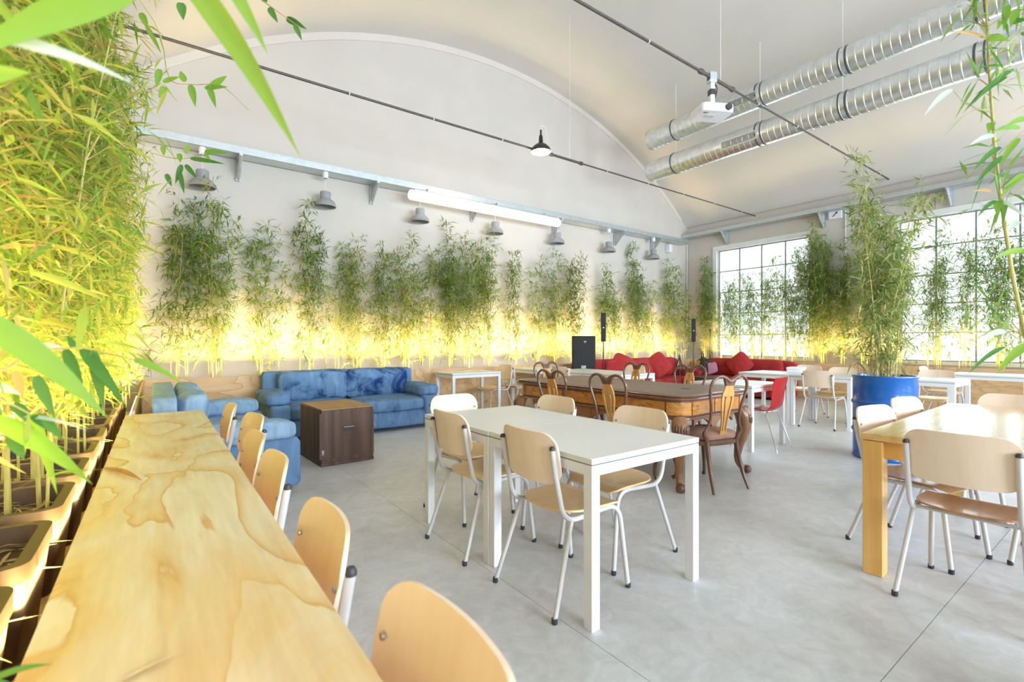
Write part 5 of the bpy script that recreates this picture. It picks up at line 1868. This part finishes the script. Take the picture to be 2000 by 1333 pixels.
# driftwood sculpture: knotty stems on a low block
dw = thing('driftwood_sculpture', 'dark knotty driftwood sculpture on a low block between the red sofas', 'sculpture', (10.45, 6.55, 0))
bx('plinth', -0.12, -0.12, 0.0, 0.12, 0.12, 0.48, M['dark_box'], dw, 0.006)
rr = random.Random(9)
mb = MB()
mb.cushion((0, 0, 0.80), (0.22, 0.17, 0.16), 2.4, 12, amp=0.05, freq=9, seed=3)
mb.build('root_ball', M['drift'], dw, sharp=80)
mb = MB()
for k in range(4):
    a = k * 1.6 + 0.4
    mb.tube(smooth_path([(0.07 * math.cos(a), 0.07 * math.sin(a), 0.475), (0.09 * math.cos(a + .5), 0.09 * math.sin(a + .5), 0.60), (0.05 * math.cos(a), 0.05 * math.sin(a), 0.76)], 4), interp([0.016, 0.020, 0.026], 4), 7)
mb.build('stem', M['drift'], dw, sharp=80)
for k in range(11):
    a = rr.uniform(0, 6.28)
    e = rr.uniform(-0.4, 1.2)
    d = Vector((math.cos(a) * math.cos(e), math.sin(a) * math.cos(e), math.sin(e)))
    L = rr.uniform(0.14, 0.27)
    p = Vector((0, 0, 0.80))
    pts = [p + d * 0.05, p + d * L * 0.55 + Vector((rr.uniform(-.05, .05), rr.uniform(-.05, .05), rr.uniform(-.03, .05))), p + d * L]
    MB().tube(smooth_path(pts, 4), interp([0.022, 0.016, 0.007], 4), 6).build('branch', M['drift'], dw, sharp=80)

# ------------------------------------------------------------------ red acrylic chair with magazines
rc = thing('acrylic_chair', 'transparent red acrylic shell chair on thin chrome legs', 'chair', (5.80, 2.90, 0), math.radians(96))
prof = [(0.21, 0.435), (0.17, 0.452), (0.06, 0.446), (-0.06, 0.442), (-0.14, 0.452), (-0.192, 0.49), (-0.213, 0.56), (-0.222, 0.65), (-0.235, 0.74), (-0.262, 0.84)]
prof = [(p.x, p.z) for p in smooth_path([(x, 0, z) for x, z in prof], 3)]
rows = []
for i, (x, z) in enumerate(prof):
    u = i / (len(prof) - 1)
    hw = 0.205 - 0.015 * math.sin(math.pi * u) + (0.01 if u > 0.9 else 0)
    if u > 0.93:
        hw -= 0.03 * ((u - 0.93) / 0.07) ** 2
    rows.append([(x + 0.02 * (2 * k / 8 - 1) ** 2 * (1 if u > 0.5 else 0), hw * (2 * k / 8 - 1), z + 0.012 * (2 * k / 8 - 1) ** 2 * (1 if u < 0.5 else 0)) for k in range(9)])
MB().strip(rows, 0.007).build('seat_shell', M['acrylic'], rc, sharp=60)
for s in (-1, 1):
    MB().tube([(0.15, s * 0.05, 0.432), (0.17, s * 0.17, 0.424), (0.25, s * 0.225, 0.0)], 0.0075, 8).build('leg', M['chrome'], rc, sharp=50)
    MB().tube([(-0.10, s * 0.05, 0.428), (-0.13, s * 0.17, 0.424), (-0.27, s * 0.235, 0.0)], 0.0075, 8).build('leg', M['chrome'], rc, sharp=50)
MB().tube([(0.15, -0.05, 0.432), (0.15, 0.05, 0.432)], 0.0075, 8).build('crossbar', M['chrome'], rc)
MB().tube([(-0.10, -0.05, 0.428), (-0.10, 0.05, 0.428)], 0.0075, 8).build('crossbar', M['chrome'], rc)
for (z, r, lab) in ((0.466, 0.25, 'open grey magazine at the bottom of the pair on the red chair seat'), (0.4775, -0.15, 'grey and white magazine lying on top on the red chair seat')):
    mg = thing('magazine', lab, 'magazine', (5.79, 3.03, z), 1.6 + r)
    bx('pages', -0.14, -0.105, 0.0, 0.14, 0.105, 0.0095, M['plastic_white'], mg)
    bx('cover', -0.142, -0.107, 0.0095, 0.142, 0.107, 0.011, M['magazine'], mg)

# ------------------------------------------------------------------ cable trays on brackets
def cable_tray(label, axis, a, b, wall, z, w=0.27, brackets=(), seg=3.0):
    t = thing('cable_tray', label, 'cable tray', (0, 0, 0), 0, 'zinc cable trays')
    p = a
    while p < b - 0.01:
        q = min(p + seg, b)
        mb = MB()
        if axis == 'x':
            y1, y0 = wall - 0.035, wall - 0.035 - w
            mb.box(p, y0, z, q, y1, z + 0.003)
            mb.box(p, y0, z, q, y0 + 0.003, z + 0.10)
            mb.box(p, y1 - 0.003, z, q, y1, z + 0.10)
            mb.box(p, y0 - 0.008, z + 0.097, q, y0 + 0.004, z + 0.103)
            mb.box(p, y0 - 0.002, z + 0.045, q, y0, z + 0.052)
        else:
            x1, x0 = wall - 0.035, wall - 0.035 - w
            mb.box(x0, p, z, x1, q, z + 0.003)
            mb.box(x0, p, z, x0 + 0.003, q, z + 0.10)
            mb.box(x1 - 0.003, p, z, x1, q, z + 0.10)
            mb.box(x0 - 0.008, p, z + 0.097, x0 + 0.004, q, z + 0.103)
            mb.box(x0 - 0.002, p, z + 0.045, x0, q, z + 0.052)
        mb.build('tray_section', M['zinc'], t, smooth=False)
        p = q
    first = None
    for c in brackets:
        loc = (c, wall - 0.02, z) if axis == 'x' else (wall - 0.02, c, z)
        rot = (0, 0, 0) if axis == 'x' else (0, 0, -math.pi / 2)
        if first is None:
            mb = MB()
            mb.box(-0.022, -w - 0.06, -0.036, 0.022, 0, -0.002)
            mb.box(-0.03, -0.03, -0.31, 0.03, 0, -0.036)
            vs = [(-0.020, -w - 0.05, -0.036), (-0.020, -0.03, -0.29), (-0.020, -0.03, -0.036), (0.020, -w - 0.05, -0.036), (0.020, -0.03, -0.29), (0.020, -0.03, -0.036)]
            mb.add([(x * 0.15, y, zz) for x, y, zz in vs], [(0, 2, 1), (3, 4, 5), (0, 1, 4, 3), (1, 2, 5, 4), (2, 0, 3, 5)])
            mb.tube([(0, -w - 0.05, -0.025), (0, -0.015, -0.30)], 0.024, 4)
            first = mb.build('bracket', M['zinc'], t, loc, smooth=False)
            first.rotation_euler = rot
        else:
            copy_part(first, t, loc, rot)
    return t


cable_tray('zinc cable tray on brackets along the back wall above the grey lamps', 'x', WALL_X0 + 0.02, 11.60, WALL_Y1, 3.88, 0.27, (0.95, 2.92, 4.9, 6.98, 8.95, 10.35))
cable_tray('zinc cable tray on brackets along the window wall', 'y', WALL_Y0 + 0.1, WALL_Y1 - 0.01, WALL_X1, 4.08, 0.24, (-3.2, -1.2, 0.75, 2.42, 4.55, 6.8))

# ------------------------------------------------------------------ long tube light under the tray
tl_ = thing('tube_light', 'long white tube light hung under the tray on the back wall', 'light', (5.12, 7.60, 3.735))
MB().tube([(-1.68, 0, 0), (-1.66, 0, 0), (1.66, 0, 0), (1.68, 0, 0)], [0.072, 0.084, 0.084, 0.072], 20).build('diffuser', M['tube_glow'], tl_, sharp=50)
bx('housing', -1.60, -0.035, 0.078, 1.60, 0.035, 0.098, M['zinc'], tl_)
for x in (-1.35, 0.1, 1.3):
    bx('clip', x - 0.012, -0.05, 0.095, x + 0.012, 0.05, 0.15, M['zinc'], tl_)

# ------------------------------------------------------------------ grey pendant lamps
lp = thing('pendant_lamp', 'grey bell-shaped pendant lamp on the back wall, first from the counter side', 'lamp', (0.50, 7.76, 3.34), 0, 'grey pendant lamps along the back wall')
outer = [(0.155, 0.0), (0.160, 0.012), (0.150, 0.055), (0.120, 0.095), (0.085, 0.118), (0.078, 0.125), (0.078, 0.225), (0.072, 0.232), (0.0001, 0.232)]
MB().lathe(outer, 28).build('shade', M['lamp_grey'], lp, sharp=35)
MB().lathe([(0.156, 0.002), (0.146, 0.050), (0.115, 0.088), (0.08, 0.11), (0.0001, 0.115)], 28).build('reflector', M['lamp_inside'], lp, sharp=40)
MB().tube([(0, 0, 0.23), (0, 0, 0.44)], 0.004, 6).build('cord', M['wire'], lp)
MB().lathe([(0.032, 0.44), (0.042, 0.45), (0.045, 0.50), (0.040, 0.545), (0.0001, 0.545)], 16).build('ceiling_cup', M['plastic_white'], lp, sharp=40)
for i, x in enumerate((2.11, 3.71, 5.30, 6.90, 8.51, 10.15)):
    dup(lp, (x, 7.76, 3.34), 0, 'grey bell-shaped pendant lamp on the back wall, %s from the counter side' % ORD[i + 1], 'grey pendant lamps along the back wall')


# ------------------------------------------------------------------ iron tie rods
def tie_rod(label, y, z, xt):
    t = thing('tie_rod', label, 'tie rod', (0, y, z), 0, 'iron tie rods under the vault')
    MB().tube([(WALL_X0 - 0.05, 0, 0), (xt - 0.35, 0, 0)], 0.016, 10).build('rod', M['rod'], t)
    MB().tube([(xt + 0.35, 0, 0), (WALL_X1 + 0.05, 0, 0)], 0.013, 10).build('rod', M['rod'], t)
    MB().tube([(xt - 0.40, 0, 0), (xt - 0.37, 0, 0), (xt - 0.33, 0, 0), (xt - 0.28, 0, 0), (xt + 0.28, 0, 0), (xt + 0.33, 0, 0), (xt + 0.37, 0, 0), (xt + 0.40, 0, 0)],
              [0.016, 0.032, 0.032, 0.021, 0.021, 0.032, 0.032, 0.014], 10).build('turnbuckle', M['rod'], t, sharp=50)
    MB().tube([(xt + 0.08, 0, 0), (xt + 0.08, 0, CROWN - z + 0.02)], 0.0035, 6).build('hanger_wire', M['wire'], t)
    p = -0.4
    while p < WALL_X1 - 0.5:
        MB().tube([(p, 0, 0), (p + 0.012, 0, 0)], 0.020, 8).build('cable_tie', M['wire'], t)
        p += 1.17
    MB().tube([(WALL_X0, 0.018, 0.010), (xt - 0.5, 0.018, 0.010)], 0.006, 6).build('cable', M['wire'], t)
    return t


tie_rod('rusty iron tie rod farther from the viewer, carrying the small black lamp', 6.09, 4.36, 5.62)
tie_rod('rusty iron tie rod nearer to the viewer, carrying the projector', 3.34, 4.50, 5.62)

bl = thing('pendant_lamp', 'small lit black enamel lamp hanging at the far iron tie rod', 'lamp', (5.00, 6.02, 4.36))
MB().lathe([(0.165, -0.05), (0.168, -0.045), (0.150, 0.01), (0.095, 0.065), (0.050, 0.09), (0.036, 0.105), (0.030, 0.20), (0.022, 0.225), (0.012, 0.23), (0.0001, 0.23)], 28).build('shade', M['lamp_black'], bl, sharp=35)
MB().lathe([(0.163, -0.045), (0.145, 0.005), (0.09, 0.058), (0.0001, 0.085)], 28).build('reflector', M['white'], bl)
MB().cushion((0, 0, -0.02), (0.13, 0.13, 0.12), 2.2, 8).build('bulb', M['bulb_glow'], bl, sharp=80)
MB().tube([(0, 0, 0.23), (0, 0, 0.31)], 0.016, 8).build('socket', M['cap'], bl)
MB().tube(smooth_path([(0, 0, 0.30), (0.01, 0, 0.37), (0.10, 0.03, 0.40), (0.155, 0.05, 0.34), (0.19, 0.06, 0.12), (0.20, 0.065, 0.02)], 5), 0.007, 6).build('cord', M['wire'], bl)
pl_d = bpy.data.lights.new('bulb_light', 'POINT')
pl_d.energy = 14
pl_d.color = (1.0, 0.82, 0.55)
pl_d.shadow_soft_size = 0.05
po = bpy.data.objects.new('bulb_light', pl_d)
COL.objects.link(po)
po.parent = bl
po.location = (0, 0, -0.11)

# ------------------------------------------------------------------ projector under the near tie rod
pj = thing('projector', 'white ceiling projector clamped under the near iron tie rod', 'projector', (5.50, 3.34, 4.02), math.radians(-28))
stacked(MB(), [(rrect(0.40, 0.30, 0.05, 4), 0.0), (rrect(0.42, 0.32, 0.055, 4), 0.02), (rrect(0.42, 0.32, 0.055, 4), 0.085), (rrect(0.40, 0.30, 0.05, 4), 0.10)]).build('body', M['plastic_white'], pj, sharp=40)
MB().tube([(0.12, -0.15, 0.05), (0.12, -0.185, 0.05)], 0.038, 16).build('lens', M['cap'], pj, sharp=40)
bx('label', -0.10, -0.05, -0.003, 0.02, 0.03, 0.001, M['badge'], pj)
mb = MB()
mb.box(-0.16, -0.10, -0.004, -0.13, -0.085, 0.001)
mb.box(-0.12, -0.10, -0.004, -0.105, -0.085, 0.001)
mb.build('port', M['cap'], pj)
bx('bracket_post', -0.028, -0.028, 0.10, 0.028, 0.028, 0.41, M['plastic_white'], pj, 0.006)
bx('bracket_plate', -0.10, -0.08, 0.098, 0.10, 0.08, 0.112, M['plastic_white'], pj)
bx('joint', -0.036, -0.036, 0.26, 0.036, 0.036, 0.33, M['cap'], pj, 0.006)
mb = MB()
mb.box(-0.05, -0.04, 0.41, 0.05, 0.04, 0.44)
mb.box(-0.05, -0.04, 0.515, 0.05, 0.04, 0.535)
mb.box(-0.045, 0.034, 0.43, 0.045, 0.046, 0.53)
mb.box(-0.045, -0.046, 0.43, 0.045, -0.034, 0.53)
mb.build('clamp', M['zinc'], pj, bev=0.004)
for s in (0, 1):
    MB().tube(smooth_path([(0.03, 0.03 * s, 0.44), (0.09, 0.03, 0.36), (0.05, 0.04, 0.22 - 0.04 * s), (0.10, 0.05, 0.13), (0.19, 0.05, 0.10), (0.22, 0.05, 0.06)], 5), 0.006, 6).build('cable', M['cable'], pj)


# ------------------------------------------------------------------ spiral ducts
def duct(label, z, hang_to, first):
    """along y, from y=6.5 towards the viewer"""
    X, Rr = 8.40, 0.20
    L = 6.5 - (WALL_Y0 + 0.4)
    t = thing('air_duct', label, 'duct', (X, 6.5, z), 0, 'spiral air ducts')
    prof = []
    n = int(L / 0.105)
    for i in range(n):
        a = -i * 0.105
        prof += [(Rr, a), (Rr, a - 0.083), (Rr + 0.004, a - 0.089), (Rr + 0.004, a - 0.098), (Rr, a - 0.104)]
    M4 = Matrix.Rotation(math.radians(-90), 4, 'X')
    MB().lathe(prof, 36, M4).build('pipe', M['duct'], t, sharp=25)
    MB().lathe([(0.0001, -0.06), (Rr - 0.01, -0.06), (Rr - 0.002, 0.0), (Rr + 0.003, 0.002), (Rr + 0.003, -0.02)], 36, M4).build('end_cap', M['duct'], t, sharp=30)
    for y in (-0.62, -2.30, -3.55, -5.05, -6.9, -8.7, -10.5):
        for dy in (0, -0.09) if y < -1 else (0,):
            MB().lathe([(Rr + 0.001, y + dy - 0.012), (Rr + 0.009, y + dy - 0.010), (Rr + 0.009, y + dy + 0.010), (Rr + 0.001, y + dy + 0.012)], 36, M4).build('band', M['rod_dark'], t, sharp=30)
        MB().tube([(0, y, Rr), (0, y, hang_to(X) - z)], 0.006, 6).build('hanger', M['wire'], t)
    # air grilles on the side that faces the room
    ang = math.radians(195)
    for y in (-2.02, -6.05, -9.3):
        g = bpy.data.objects.new('grille', None)
        g.empty_display_size = 0.1
        COL.objects.link(g)
        g.parent = t
        g.location = (Rr * math.cos(ang), y, Rr * math.sin(ang))
        g.rotation_euler = (0, -(ang - math.pi), 0)
        bx('grille_frame', -0.010, -0.30, 0.055, 0.012, 0.30, 0.072, M['zinc'], g)
        bx('grille_frame', -0.010, -0.30, -0.072, 0.012, 0.30, -0.055, M['zinc'], g)
        bx('grille_frame', -0.010, -0.32, -0.072, 0.012, -0.30, 0.072, M['zinc'], g)
        bx('grille_frame', -0.010, 0.30, -0.072, 0.012, 0.32, 0.072, M['zinc'], g)
        bx('grille_back', 0.0, -0.30, -0.056, 0.008, 0.30, 0.056, M['cap'], g)
        bl_ = None
        for k in range(26):
            yy = -0.285 + k * 0.0228
            if bl_ is None:
                bl_ = bx('grille_slat', -0.008, yy - 0.005, -0.055, 0.002, yy + 0.005, 0.055, M['zinc'], g)
            else:
                copy_part(bl_, g, (bl_.location.x, yy, 0))
    return t


duct('upper galvanised spiral air duct hung below the vault', 5.50, lambda x: vault_z(x), 0)
duct('lower galvanised spiral air duct hung below the upper one', 4.83, lambda x: 5.30, 1)

# ------------------------------------------------------------------ wall fittings
wbx = thing('wall_speaker', 'small white wall speaker box beside the last grey lamp', 'speaker', (11.02, 7.995, 3.62))
bx('housing', -0.07, -0.13, 0.0, 0.07, 0.0, 0.22, M['plastic_white'], wbx, 0.012)
bx('front_grille', -0.055, -0.137, 0.03, 0.055, -0.128, 0.20, M['white'], wbx, 0.004)
MB().tube([(0, -0.02, 0.0), (0, -0.02, -0.9)], 0.007, 6).build('cable', M['wire'], wbx)
ex = thing('exit_sign', 'white exit sign box with a dark arrow on the window wall', 'sign', (11.935, 4.32, 3.92))
bx('housing', -0.05, -0.125, 0.0, 0.0, 0.125, 0.19, M['plastic_white'], ex, 0.006)
mb = MB()
mb.add([(-0.052, 0.055, 0.055), (-0.052, 0.035, 0.045), (-0.052, -0.030, 0.115), (-0.052, -0.012, 0.128)], [(0, 1, 2, 3)])
mb.add([(-0.052, -0.055, 0.150), (-0.052, -0.040, 0.100), (-0.052, 0.000, 0.140)], [(0, 1, 2)])
mb.build('arrow', M['cap'], ex)
MB().tube([(-0.02, -0.19, 0.15), (-0.02, -0.19, -2.4)], 0.011, 8).build('conduit_pipe', M['wire'], ex)
cd = thing('conduit', 'grey conduit pipe running down the corner of the two walls', 'pipe', (11.90, 7.97, 0))
MB().tube([(0, 0, 0.95), (0, 0, 4.07)], 0.016, 8).build('pipe', M['wire'], cd)
for z in (1.6, 2.6, 3.5):
    bx('clip', -0.022, -0.02, z, 0.022, 0.028, z + 0.02, M['wire'], cd)
